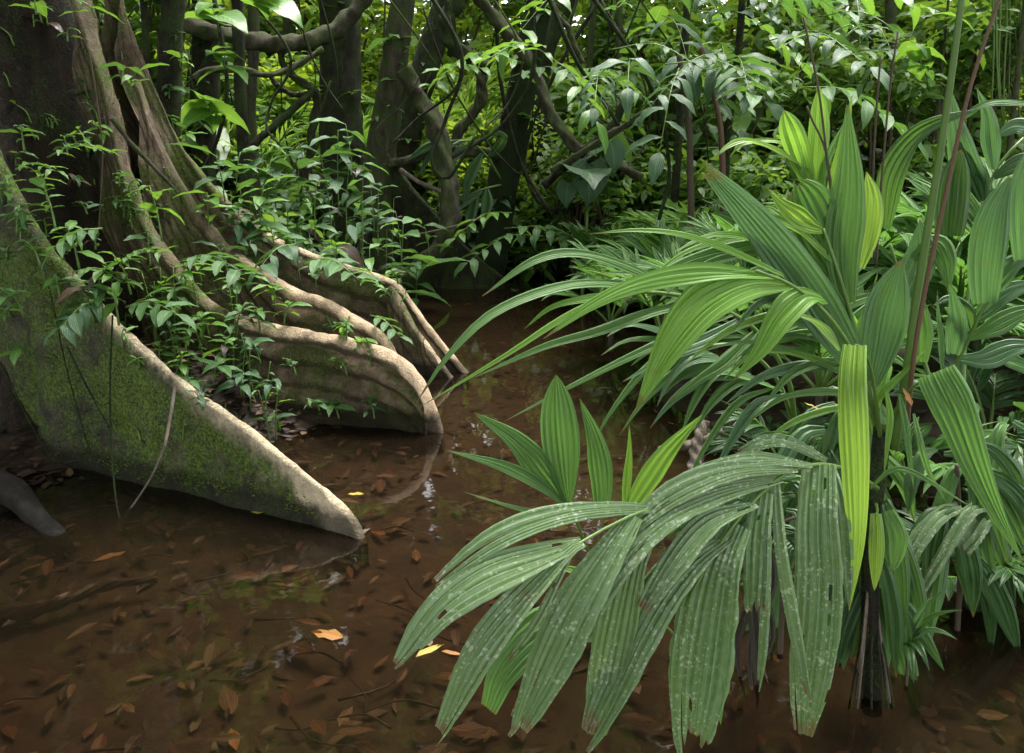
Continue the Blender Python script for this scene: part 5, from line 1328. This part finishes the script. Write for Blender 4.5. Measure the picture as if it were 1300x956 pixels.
# (px, py, Y, leaf px, count, palette, stem px)
gname = {'f': ('glossy leaved seedling sprouting on the mossy front plate root', 'seedlings on the front plate root'),
         'm': ('leafy green plant rooted in the hollow between the buttress roots', 'plants between the buttress roots'),
         'b': ('dark glossy shrublet behind the pale rear buttress root', 'shrublets behind the rear buttress root'),
         't': ('small epiphyte clinging to the giant fluted trunk', 'epiphytes on the giant trunk')}
SD = [(30, 185, 4.0, 34, 8, 'g', 22, 'f'), (10, 250, 3.95, 34, 7, 'l', 20, 'f'), (20, 290, 3.85, 38, 8, 'g', 25, 'f'), (70, 285, 3.82, 40, 8, 'l', 40, 'f'), (50, 330, 3.78, 36, 7, 'g', 22, 'f'), (100, 335, 3.74, 42, 9, 'l', 45, 'f'), (75, 370, 3.7, 40, 8, 'g', 20, 'f'), (130, 395, 3.64, 52, 9, 'g', 45, 'f'), (150, 405, 3.62, 44, 8, 'l', 55, 'f'),
      (30, 395, 3.72, 44, 8, 'g', 30, 'f'), (0, 345, 3.75, 44, 8, 'd', 30, 'f'), (110, 375, 3.62, 46, 7, 'd', 10, 'f'), (5, 400, 3.7, 40, 6, 'l', 10, 'f'), (15, 455, 3.72, 34, 6, 'l', 10, 'f'), (165, 365, 3.7, 34, 7, 'l', 40, 'f'), (60, 250, 3.95, 26, 7, 'l', 26, 'f'),
      (205, 300, 4.6, 56, 7, 'l', 55, 'm'), (190, 330, 4.5, 36, 8, 'g', 30, 'm'), (235, 355, 4.6, 34, 10, 'l', 20, 'm'), (250, 385, 4.6, 32, 10, 'l', 25, 'm'), (225, 395, 4.4, 34, 9, 'g', 30, 'm'), (265, 420, 4.5, 34, 10, 'l', 20, 'm'), (300, 420, 4.55, 34, 10, 'g', 30, 'm'), (235, 440, 4.2, 36, 9, 'g', 25, 'm'), (285, 455, 4.3, 34, 10, 'l', 25, 'm'), (330, 420, 4.6, 34, 9, 'g', 30, 'm'),
      (330, 455, 4.4, 34, 8, 'd', 25, 'm'), (360, 405, 4.6, 30, 9, 'l', 18, 'm'), (305, 495, 4.15, 42, 8, 'd', 20, 'm'), (340, 500, 4.2, 36, 7, 'd', 20, 'm'), (270, 480, 4.1, 34, 8, 'g', 20, 'm'), (300, 380, 4.8, 34, 10, 'g', 35, 'm'), (350, 385, 4.8, 32, 10, 'l', 25, 'm'), (440, 428, 4.46, 26, 9, 'l', 20, 'm'), (455, 445, 4.42, 26, 9, 'l', 14, 'm'), (440, 470, 4.4, 26, 8, 'l', 12, 'm'), (430, 525, 4.35, 34, 7, 'g', 12, 'm'), (475, 525, 4.32, 30, 6, 'd', 14, 'm'), (405, 515, 4.3, 26, 6, 'g', 10, 'm'), (255, 350, 4.7, 30, 8, 'l', 20, 'm'),
      (250, 500, 3.9, 30, 7, 'g', 22, 'm'), (230, 470, 3.9, 26, 7, 'l', 20, 'm'), (375, 470, 4.35, 24, 7, 'd', 14, 'm'), (355, 540, 4.2, 26, 6, 'd', 14, 'm'),
      (285, 250, 5.4, 58, 7, 'g', 45, 'm'), (265, 290, 5.2, 50, 7, 'l', 40, 'm'), (320, 315, 5.4, 52, 8, 'g', 50, 'm'), (350, 330, 5.4, 44, 7, 'g', 40, 'm'), (310, 340, 5.2, 50, 8, 'd', 30, 'm'), (380, 350, 5.3, 44, 7, 'd', 40, 'm'), (400, 360, 5.3, 40, 7, 'g', 30, 'm'), (330, 280, 5.5, 44, 7, 'l', 40, 'm'), (300, 300, 5.3, 54, 7, 'd', 30, 'm'), (290, 350, 5.0, 40, 8, 'd', 35, 'm'),
      (505, 355, 5.6, 22, 10, 'l', 12, 'm'), (495, 375, 5.58, 20, 9, 'l', 8, 'm'), (425, 325, 5.7, 26, 8, 'l', 14, 'm'),
      (350, 260, 6.3, 44, 9, 'd', 50, 'b'), (380, 270, 6.4, 46, 9, 'd', 60, 'b'), (420, 280, 6.6, 46, 9, 'd', 70, 'b'), (440, 300, 6.5, 44, 9, 'd', 80, 'b'), (460, 310, 6.6, 44, 9, 'g', 90, 'b'), (400, 300, 6.2, 40, 9, 'g', 60, 'b'), (365, 300, 6.1, 40, 8, 'd', 50, 'b'), (480, 320, 6.8, 40, 8, 'd', 70, 'b'), (430, 270, 7.0, 48, 9, 'd', 90, 'b'), (450, 240, 7.2, 46, 9, 'g', 70, 'b'), (390, 240, 7.0, 40, 8, 'd', 60, 'b'), (330, 240, 6.4, 44, 8, 'g', 50, 'b'), (300, 240, 6.2, 40, 8, 'g', 40, 'b'), (510, 330, 7.4, 36, 7, 'l', 55, 'b'), (475, 290, 7.2, 40, 8, 'd', 60, 'b'), (545, 320, 8.0, 32, 6, 'g', 30, 'b'),
      (110, 185, 4.55, 26, 8, 'l', 18, 't'), (85, 190, 4.5, 24, 7, 'g', 14, 't'), (130, 170, 4.7, 26, 6, 'l', 14, 't'), (150, 230, 4.85, 20, 8, 'g', 10, 't'), (155, 260, 4.85, 20, 8, 'g', 10, 't'), (100, 230, 4.5, 22, 6, 'd', 8, 't'), (110, 265, 4.45, 22, 6, 'd', 8, 't'), (165, 110, 4.9, 46, 4, 'l', 14, 't'), (155, 95, 4.9, 40, 4, 'g', 10, 't'), (120, 15, 4.7, 44, 4, 'l', 10, 't'), (45, 10, 4.3, 50, 4, 'l', 10, 't'), (85, 45, 4.6, 20, 3, 'l', 6, 't'), (165, 250, 4.86, 16, 7, 'l', 8, 't'), (120, 310, 4.4, 20, 6, 'd', 10, 't'), (220, 160, 6.4, 30, 7, 'g', 12, 'e'), (214, 120, 6.4, 26, 6, 'g', 10, 'e'), (228, 80, 6.4, 28, 6, 'l', 10, 'e'), (205, 190, 6.4, 30, 6, 'd', 8, 'e'), (232, 230, 6.4, 34, 6, 'g', 10, 'e'), (236, 180, 6.4, 28, 7, 'l', 10, 'e')]
gname['e'] = ('small plant clinging to the slender upright trunk', 'epiphytes on the slender trunk')
for k, (px, py, Y, lp, n, pal, sp, gk) in enumerate(SD):
    loc = at(px, py, Y)
    m_ = Y / FPX
    lb, gr = gname[gk]
    seedling(lb, loc, sp * m_ * 1.1, LF[pal], lp * m_ * .93, n, gr, 300 + k, name={'f': 'seedling', 'm': 'leafy_plant', 'b': 'shrublet', 't': 'epiphyte', 'e': 'epiphyte'}[gk], top=.25 if gk in 'tb' else .4)
def plant_at(px, py, Y, leaf, lp, n, lb, gr, seed, name):
    p = at(px, py, Y)
    z0 = terr(p.x, p.y)
    seedling(lb, (p.x, p.y, z0), max(.06, p.z - z0), leaf, lp * Y / FPX, n, gr, seed, name=name, top=.35)
gp = random.Random(31)
for k in range(24):
    px, py = gp.uniform(185, 345), gp.uniform(335, 525)
    Y = 4.05 + (520 - py) / 190 * .75
    if px > 300 and py < 420: continue
    plant_at(px, py, Y, (BL, BLL, BLD, BLL)[k % 4], gp.choice((14, 18, 24, 30, 44)), gp.choice((5, 8, 11)), *gname['m'], 900 + k, 'leafy_plant')
for k in range(34):
    px, py = gp.uniform(270, 540), gp.uniform(225, 335)
    plant_at(px, py, gp.uniform(6.2, 8.4), (BL, BLD, BLD, BLL)[k % 4], gp.choice((22, 30, 40, 58)), gp.choice((6, 9, 12)), *gname['b'], 960 + k, 'shrublet')
for k in range(22):
    px, py = gp.uniform(560, 860), gp.uniform(230, 330)
    plant_at(px, py, gp.uniform(9.6, 10.6), (BL, BLL, BLD)[k % 3], gp.uniform(30, 46), 12, 'leafy shrublet on the far bank behind the open water', 'shrublets on the far bank', 1020 + k, 'shrublet')
for k in range(95):
    px, py = gp.uniform(0, 240), gp.uniform(0, 340)
    if k > 45:
        u = gp.random()
        px, py = [(20 + 190 * u, 265 + 200 * u), (150 + 330 * u, 230 + 210 * u), (250 + 280 * u, 220 + 160 * u), (gp.uniform(0, 420), gp.uniform(380, 560))][k % 4]
        py += gp.uniform(-10, 25)
    h_ = cling(px, py)
    if h_ is None or h_.z < .12 or h_.y > 7: continue
    on = 'f' if h_.y < 4.15 and h_.z < 1.5 else 't'
    seedling('creeping tiny leaved plant', tuple(h_ + Vector((0, -.01, -.01))), gp.uniform(.02, .07), (BLL, BL, FRN, BLD)[k % 4], gp.choice((9, 12, 16, 22)) * h_.y / FPX, gp.choice((4, 6, 9)), gname[on][1], 1100 + k, name='epiphyte', top=.1)
for k in range(46):
    nm_, lb_, pth_, w0_, w1_, mt_ = tr[gp.choice((0, 1, 1, 2, 2, 3, 4, 4, 7))]
    a_ = gp.randrange(len(pth_) - 2); u = gp.random()
    q_ = [pth_[a_][c] * (1 - u) + pth_[a_ + 1][c] * u for c in range(3)]
    if q_[1] < -10: continue
    p_ = at(q_[0] + gp.uniform(-.45, .45) * w0_, q_[1], q_[2] - w0_ / FPX * q_[2] * .42)
    seedling('small plant clinging to a trunk', tuple(p_), .05, (BL, BLD, BLL, FRN)[k % 4], gp.choice((14, 20, 30)) * q_[2] / FPX, gp.choice((4, 6, 9)), 'epiphytes on the far trunks', 1300 + k, name='epiphyte', top=.1)
# arching pinnate sprays
SPR = [(20, 215, 3.95, (1, -.3, .1), 60, 'l', 24, 11), (95, 345, 3.7, (1, -.4, .0), 80, 'l', 34, 11), (130, 290, 3.75, (-.6, -.6, -.2), 60, 'g', 34, 9), (150, 335, 3.65, (.9, -.2, .35), 70, 'l', 26, 13), (60, 200, 4.3, (1, -.2, .2), 90, 'l', 26, 10), (160, 390, 3.6, (.9, -.4, .1), 85, 'g', 44, 9), (130, 380, 3.6, (-.5, -.7, -.3), 60, 'd', 46, 8), (230, 330, 4.5, (.9, -.4, .0), 100, 'g', 44, 9), (390, 330, 5.2, (.8, -.5, -.1), 90, 'g', 44, 10), (375, 310, 5.25, (-.4, -.8, -.2), 70, 'd', 44, 8),
       (470, 400, 4.85, (.7, -.4, -.3), 50, 'g', 26, 8), (640, 290, 8.6, (.8, -.5, -.1), 120, 'g', 34, 12), (690, 300, 8.6, (-.8, -.5, -.1), 110, 'g', 32, 12), (720, 290, 8.8, (.5, -.8, -.2), 110, 'l', 30, 12), (640, 100, 8.5, (.8, -.5, .0), 130, 'g', 34, 12), (665, 80, 8.5, (-.8, -.5, .0), 110, 'l', 32, 12), (700, 110, 8.7, (.9, -.3, .1), 130, 'g', 30, 14), (620, 90, 8.6, (-.6, -.8, -.1), 100, 'l', 30, 10), (650, 270, 8.6, (-.7, -.6, -.15), 90, 'l', 30, 10)]
for k, (px, py, Y, dv, lp, pal, sp, n) in enumerate(SPR):
    m_ = Y / FPX
    far = Y > 8
    spray('climbing plant with leafy twigs around the black mossy trunk' if far else 'arching leafy twig reaching out from the buttress roots', at(px, py, Y), dv, lp * m_, LF[pal], sp * m_, n, 'climbers on the black mossy trunk' if far else 'leafy twigs on the buttress roots', 500 + k)
# leafy boughs hanging over the stream at the top right
g = random.Random(77)
for k in range(38):
    px, py, Y = g.uniform(690, 1120), g.uniform(-20, 110), g.uniform(6.2, 8.8)
    m_ = Y / FPX
    spray('drooping leafy bough hanging across the top of the clearing', at(px, py, Y), (g.uniform(-1, 1), g.uniform(-1, -.2), g.uniform(-.5, .1)), g.uniform(90, 160) * m_, (BL, BLD, BLD, BLL)[k % 4], g.choice((22, 30, 40, 52)) * m_, g.choice((7, 10, 13)), 'leafy boughs across the top', 600 + k, name='leafy_bough', cat='branch')
# large heart shaped leaves of climbers at the top left and by the water
HL = [(278, 36, 7.0, 48, BLH, 5, 'climber with large yellow green heart leaves at the top by the slender trunk'), (285, 90, 7.2, 50, BLH, 6, 'climber hanging long green heart leaves under the horizontal liana'), (340, 14, 7.4, 44, BLH, 4, 'climber with broad backlit leaves above the thick horizontal liana'), (270, 150, 7.3, 50, BLH, 6, 'climber with hanging heart leaves beside the shaded trunk'),
      (735, 235, 8.4, 64, BLHD, 4, 'big dark heart leaved aroid at the far water edge'), (760, 190, 8.8, 52, BLHD, 3, 'smaller dark aroid just above the big one'), (830, 55, 8.5, 60, BLH, 4, 'bright green broad leaved climber under the boughs'), (880, 110, 7.5, 40, BLH, 3, 'pale broad leaf plant on top of the papery stem'), (1170, 85, 7.5, 44, BLH, 4, 'yellow green broad leaved plant behind the tall stalks')]
for k, (px, py, Y, lp, lf, n, lb) in enumerate(HL):
    m_ = Y / FPX
    seedling(lb, at(px, py, Y), 26 * m_, lf, lp * m_, n, None, 700 + k, name='aroid', top=.2, spread=1.4)
def aroid_leaf():
    p = at(742, 196, 8.4)
    b = Vector((p.x, p.y, terr(p.x, p.y)))
    t = thing('aroid', 'single huge dark heart shaped leaf hanging over the far water edge', 'plant', b)
    v, f, uv = tube(spline([(0, 0, 0), (.05, .1, (p.z - b.z) * .6), tuple(p - b + Vector((0, .05, .04)))], 8), np.linspace(.02, .01, 8), 6)
    obj('stem', mesh('stem', v, f, STEMG, uv), t)
    for (qx, qy, sc, dx) in ((748, 208, .46, .05), (775, 180, .36, .35), (722, 232, .28, -.3)):
        q = at(qx, qy, 8.35)
        obj('leaf', BLHD[0], t, M=dirmat(q - b, Vector((dx, -.45, -1)), sc, random.Random(qx), 1.15, .1))
aroid_leaf()
def shade_palm():
    b = ground(612, 352)
    t = thing('shade_palm', 'dark drooping palm fronds in front of the black mossy trunk', 'palm', b)
    traced_tube('stem', t, b, [(612, 356, b.y), (622, 300, b.y - .1), (632, 250, b.y - .3), (636, 225, b.y - .5)], 10, 7, STEMB)
    Y = b.y - .6
    for fp, lv in (([(636, 228, Y), (615, 195, Y - .1), (590, 178, Y - .2), (565, 190, Y - .3)], [((600, 182), (570, 205), (556, 262)), ((590, 178), (552, 190), (530, 225)), ((612, 195), (596, 225), (588, 262)), ((575, 182), (545, 185), (515, 205)), ((620, 200), (640, 175), (625, 165))]),
                   ([(636, 235, Y), (622, 238, Y - .1), (600, 245, Y - .2), (585, 255, Y - .3)], [((612, 242), (580, 262), (555, 300)), ((605, 245), (598, 270), (594, 305)), ((618, 240), (618, 262), (612, 292)), ((592, 250), (572, 256), (552, 276))])):
        fo = traced_tube('frond', t, b, fp, 4, 2, STEMG, 5, 10)
        for (a_, c_, d_) in lv:
            traced_leaf('leaflet', fo, b, [(*a_, Y - .2), (*c_, Y - .3), (*d_, Y - .35)], 15, DARK, n=(.7, .6, 0), segs=10)
shade_palm()
# low dark plants over the right bank and under the palms
for k in range(26):
    px, py = g.uniform(880, 1300), g.uniform(500, 760)
    p = ground(px, py)
    seedling('small dark plant growing in the shade beneath the palms', (p.x, p.y, max(-.1, terr(p.x, p.y))), g.uniform(.08, .25), BLD if k % 2 else BL, g.uniform(.06, .13), 7, 'shade plants beneath the palms', 800 + k)

# ------------------------------------------------------------------ fallen leaves
LM = []
for k in range(6):
    for mi, mt in enumerate(LIT):
        LM.append((mi, broad_leaf('leaf', mt, 1, (.34, .42, .3, .5, .38, .28)[k], .12, .12, seed=40 + k, n=5, wav=.03)))
def fallen(label, px, py, size_px, rz, mi, group=None, z=.004, name='floating_leaf', tilt=0.0, p=None):
    p = p or ground(px, py)
    me = g.choice([m for i, m in LM if i == mi])
    s = size_px / FPX * math.hypot(p.y, CAM_H) if size_px > 1 else size_px
    o = obj(name, me)
    o.location = (p.x, p.y, z); o.rotation_euler = (tilt, g.uniform(-.1, .1), rz); o.scale = (s, s, s)
    tag(o, label, 'leaf', group)
    return o
fallen('yellow leaf floating beside the front plate root', 318, 652, 42, -1.2, 5)
fallen('small orange leaf tucked against the front plate root', 300, 642, 22, -1.3, 4)
fallen('pinkish tan leaf caught at the tip of the front root', 400, 668, 20, -1.0, 2)
fallen('lime yellow leaf drifting past the front root tip', 462, 628, 22, 1.5, 5)
fallen('long orange leaf drifting in open brown water', 436, 812, 50, 1.15, 4)
fallen('red brown leaf under the front root tip', 470, 672, 30, 2.5, 1)
for x, y, s, a, m in ((528, 835, 46, -.8, 5), (560, 828, 30, -1.8, 4), (546, 822, 30, .4, 2)):
    fallen('yellowed leaf drifting beneath the freckled frond tip', x, y, s, a, m, 'yellowed leaves beneath the freckled frond')
fallen('amber curled leaf lodged in the palm crown', 1158, 516, 24, .3, 4, z=at(1158, 516, 2.05).z, p=at(1158, 516, 2.05), name='fallen_leaf', tilt=.9)
fallen('yellow leaf scrap lodged left of the striped leaf', 1050, 522, 24, 1.4, 5, z=at(1045, 523, 2.3).z, p=at(1045, 523, 2.3), name='fallen_leaf', tilt=.5)
# sunken and drifting litter: the 290 that show largest are single leaves, the rest one mass
cnt = 0
while cnt < 285:
    px, py = g.uniform(0, 860), g.uniform(560, 950)
    if g.random() < .6:
        px, py = g.uniform(0, 500), g.uniform(590, 720)
    if noise.noise(Vector((px / 90, py / 60, 3))) < -.08 and g.random() < .8:
        continue
    p = ground(px, py, -.06)
    fz = terr(p.x, p.y)
    mi = g.choices(range(6), (6, 4.5, .8, 7, .12, 0))[0]
    o = fallen('brown dead leaf lying on the bed of the stream', 0, 0, g.uniform(.07, .15), g.uniform(0, 6.28), mi, 'sunken leaves on the stream bed', z=min(-.012, fz + g.uniform(.01, .06)), name='sunken_leaf', tilt=g.uniform(-.2, .2), p=p)
    cnt += 1
def litter_rest():
    gg = np.random.default_rng(12)
    n = 6500
    x = gg.uniform(-4.5, 4.5, n); y = 1.2 + 11 * gg.random(n) ** 1.6
    x[:900] = gg.normal(-1.9, .6, 900); y[:900] = gg.normal(4.45, .35, 900)
    x[900:1300] = gg.normal(-2.7, .35, 400); y[900:1300] = gg.normal(3.65, .2, 400)
    z = np.array([terr(a, b) for a, b in zip(x, y)]) + gg.uniform(.005, .05, n)
    V, F, UV = leaf_cloud([(0, 0, 0)], [(0, 0, 0)], [n], .07, .42, flat=.15, seed=5, droop=.25)
    V = V.reshape(n, 6, 3) + np.stack([x, y, z], 1)[:, None, :]
    o = obj('leaf_litter', np_mesh('leaf_litter', V.reshape(-1, 3), F, UV, LIT[0]))
    o.data.materials.append(LIT[3]); o.data.materials.append(LIT[2]); o.data.materials.append(LIT[1])
    mi = gg.choice(4, n, p=[.4, .35, .12, .13])
    o.data.polygons.foreach_set('material_index', np.concatenate([mi, mi, mi, mi]).astype(np.int32))
    tag(o, 'scatter of small dead leaves over the stream bed and banks', 'leaf litter'); kind(o, 'stuff')
litter_rest()
# sticks on the stream bed
for k in range(34):
    px, py = g.uniform(0, 700), g.uniform(600, 940)
    p = ground(px, py, -.05)
    a = g.uniform(0, 6.28); L_ = g.uniform(.12, .4)
    z = min(-.015, terr(p.x, p.y) + .04)
    v, f, uv = tube(spline([(0, 0, 0), (math.cos(a) * L_ * .5, math.sin(a) * L_ * .5, g.uniform(-.01, .02)), (math.cos(a + .3) * L_, math.sin(a + .3) * L_, 0)], 8), np.linspace(.005, .002, 8), 5)
    o = obj('sunken_twig', mesh('sunken_twig', v, f, LIT[3], uv), None, (p.x, p.y, z))
    tag(o, 'thin dark twig lying on the bed of the stream', 'twig', 'sunken twigs on the stream bed')
# pale worn stone at the lower right water edge
def stone():
    p = ground(1440, 915)
    v, f, uv = [], [], []
    n, m = 16, 24
    for i in range(n + 1):
        th = math.pi * i / n
        for j in range(m):
            a = 2 * math.pi * j / m
            q = Vector((math.sin(th) * math.cos(a), math.sin(th) * math.sin(a), math.cos(th)))
            s = 1 + .25 * noise.noise(q * 1.7) + .08 * noise.noise(q * 5)
            v.append((q.x * .26 * s, q.y * .2 * s, q.z * .10 * s)); uv.append((j / m, i / n))
    for i in range(n):
        for j in range(m):
            j2 = (j + 1) % m
            f.append((i * m + j, i * m + j2, (i + 1) * m + j2, (i + 1) * m + j))
    o = obj('stone', mesh('stone', v, f, BARKG, uv), None, (p.x, p.y, -.02))
    tag(o, 'pale grey flat stone at the water edge by the palm sprout', 'stone')
stone()

# ------------------------------------------------------------------ labels that say which one: look of the leaves, size, nearest landmark
LAND = [(ground(450, 680), 'the front root tip'), (at(215, 470, 3.57), 'the front root crest'), (at(100, 358, 3.8), 'the upper front root'), (at(20, 240, 4.0), 'the front root top'),
        (at(540, 500, 4.33), 'the rounded banded root end'), (at(430, 426, 4.5), 'the banded root crest'), (at(265, 380, 4.78), 'the banded root bend'), (at(190, 285, 4.9), 'the upper banded root'),
        (at(580, 460, 5.6), 'the forked rear root tip'), (at(490, 350, 5.68), 'the rear root shoulder'), (at(350, 300, 5.74), 'the rear root crest'), (at(230, 190, 5.72), 'the upper rear root'), (at(110, 120, 4.7), 'the giant fluted trunk'),
        (at(217, 200, 6.5), 'the slender upright trunk'), (at(432, 200, 10), 'the thick near black trunk'), (at(484, 250, 9.4), 'the moss patched trunk'), (at(640, 220, 9.6), 'the black mossy trunk'), (at(570, 270, 8.7), 'the curving prop root'), (at(312, 200, 8.6), 'the twin thin stems'),
        (at(735, 235, 8.4), 'the big dark heart leaved aroid'), (at(770, 175, 9.6), 'the slanting dead branches'), (at(925, 150, 7.5), 'the dark sapling stem'), (at(875, 150, 7), 'the papery sheathed stem'), (at(842, 220, 12), 'the grey brown far trunk'), (at(385, 120, 13), 'the dim twin trunks'), (at(1134, 100, 12), 'the straight grey far stem'),
        (at(1240, 100, 10), 'the straight black pole stem'), (at(1285, 60, 9.5), 'the curtain of hanging vines'), (at(590, 60, 8.6), 'the hooked heavy liana'), (at(700, 140, 8.7), 'the long sweeping liana'), (at(340, 55, 8.7), 'the thick horizontal liana'),
        (at(1115, 500, 2.2), 'the tall bright palm'), (at(1040, 600, 1.9), 'the freckled old frond'), (at(720, 600, 2.36), 'the young fan bladed palm'), (at(1010, 560, 3.1), 'the arching narrow leaved palm'), (at(1225, 500, 2.5), 'the dark bladed palm'), (at(888, 570, 3.35), 'the pale dead stub'),
        (ground(320, 650), 'the yellow floating leaf'), (ground(90, 760), 'the sodden dark branch'), (ground(436, 812), 'the long orange floating leaf'), (ground(540, 830), 'the drifting yellowed leaves'), (ground(40, 660), 'the small mossy side root'), (ground(590, 560), 'the open mid stream water')]
RELABEL = {'seedlings on the front plate root': 'seedling', 'plants between the buttress roots': 'plant', 'shrublets behind the rear buttress root': 'shrublet', 'epiphytes on the giant trunk': 'epiphyte', 'epiphytes on the slender trunk': 'epiphyte', 'epiphytes on the far trunks': 'trunk climber', 'bare vines slung among the trunks': 'bare vine', 'shrublets on the far bank': 'shrublet', 'leafy twigs on the buttress roots': 'arching twig', 'climbers on the black mossy trunk': 'climbing twig', 'leafy boughs across the top': 'drooping bough',
           'shade plants beneath the palms': 'shade plant', 'sunken leaves on the stream bed': 'sunken leaf', 'sunken twigs on the stream bed': 'twig', 'feather palms on the right bank': 'feather palm', 'yellow green palms on the right bank': 'feather palm', 'bright palms beyond the stream': 'thicket palm', 'sapling poles in the thicket': 'sapling pole', 'tall trees closing the canopy': 'added canopy tree'}
TONE = {'leaf_broad_glossy': 'mid green glossy', 'leaf_broad_light': 'light green', 'leaf_broad_dark': 'dark green glossy', 'leaf_green': 'dull green', 'leaf_bank': 'mid green', 'leaf_blue_green': 'blue green', 'leaf_dark': 'deep green', 'leaf_fresh': 'yellow green', 'leaf_yellow_green': 'bright yellow green', 'litter_brown': 'brown', 'litter_red': 'reddish brown', 'litter_tan': 'pale tan', 'litter_dark': 'blackish', 'litter_orange': 'orange', 'litter_yellow': 'yellow', 'bark_dark': 'dark', 'bark_grey': 'grey', 'bark_mossy': 'mossy black'}
def near(p):
    return min(LAND, key=lambda q: (q[0] - p).length)[1]
for o in [q for q in COL.objects if q.parent is None and 'group' in q]:
    gr = o['group']
    p = Vector(o.location)
    if gr.endswith('undergrowth plants'):
        h = o.scale[0]
        first = 'small' if h < .85 else ('full grown' if h < 1.1 else 'extra large')
        core = {'low': 'low leafy shrub', 'mid': 'mid green shrub', 'light': 'yellow green shrub', 'tall': 'tall light green shrub', 'dark': 'tall deep green shrub', 'grass': 'grassy clump', 'big': 'broad leaved herb', 'fine': 'feathery bush'}[gr.split(' ')[1]]
        o['label'] = f'{first} {core} in the undergrowth nearest {near(p + Vector((0, 0, .9)))}'
    elif gr in RELABEL:
        noun = RELABEL[gr]
        ch = [c for c in o.children if c.name.split('.')[0] in ('leaf', 'trunk')]
        if gr.endswith('palms on the right bank') or gr.startswith('bright palms'):
            ch = [c for q in o.children if q.name.startswith('frond') for c in q.children]
        me = ch[0].data if ch else o.data
        tone = TONE.get(me.materials[0].name, 'dark')
        top = max((c.location.z for c in ch), default=0)
        if noun == 'bare vine':
            o['label'] = o['label'].split(' slung')[0] + ' slung among the trunks nearest ' + near(p)
        elif o.type == 'MESH':
            size = 'large' if o.scale[0] > .12 else ('medium' if o.scale[0] > .09 else 'small')
            o['label'] = f'{size} {tone} {noun} on the bed nearest {near(p)}'
        elif noun in ('sapling pole', 'added canopy tree'):
            o['label'] = f'{tone} {noun} rising from the thicket nearest {near(p + Vector((0, 0, 1.2)))}'
        else:
            ln = sum(c.scale[1] for c in ch) / max(1, len(ch))
            cnt_ = 'sparse' if len(ch) <= 6 else ('leafy' if len(ch) < 12 else 'bushy')
            if 'palm' in noun:
                cnt_ = 'large' if ln > .42 else 'small'
            big_ = '' if 'palm' in noun else ('small leaved ' if ln < .13 else ('large leaved ' if ln > .26 else ''))
            o['label'] = f'{cnt_} {tone} {big_}{noun} nearest {near(p + Vector((0, 0, top * .8)))}'
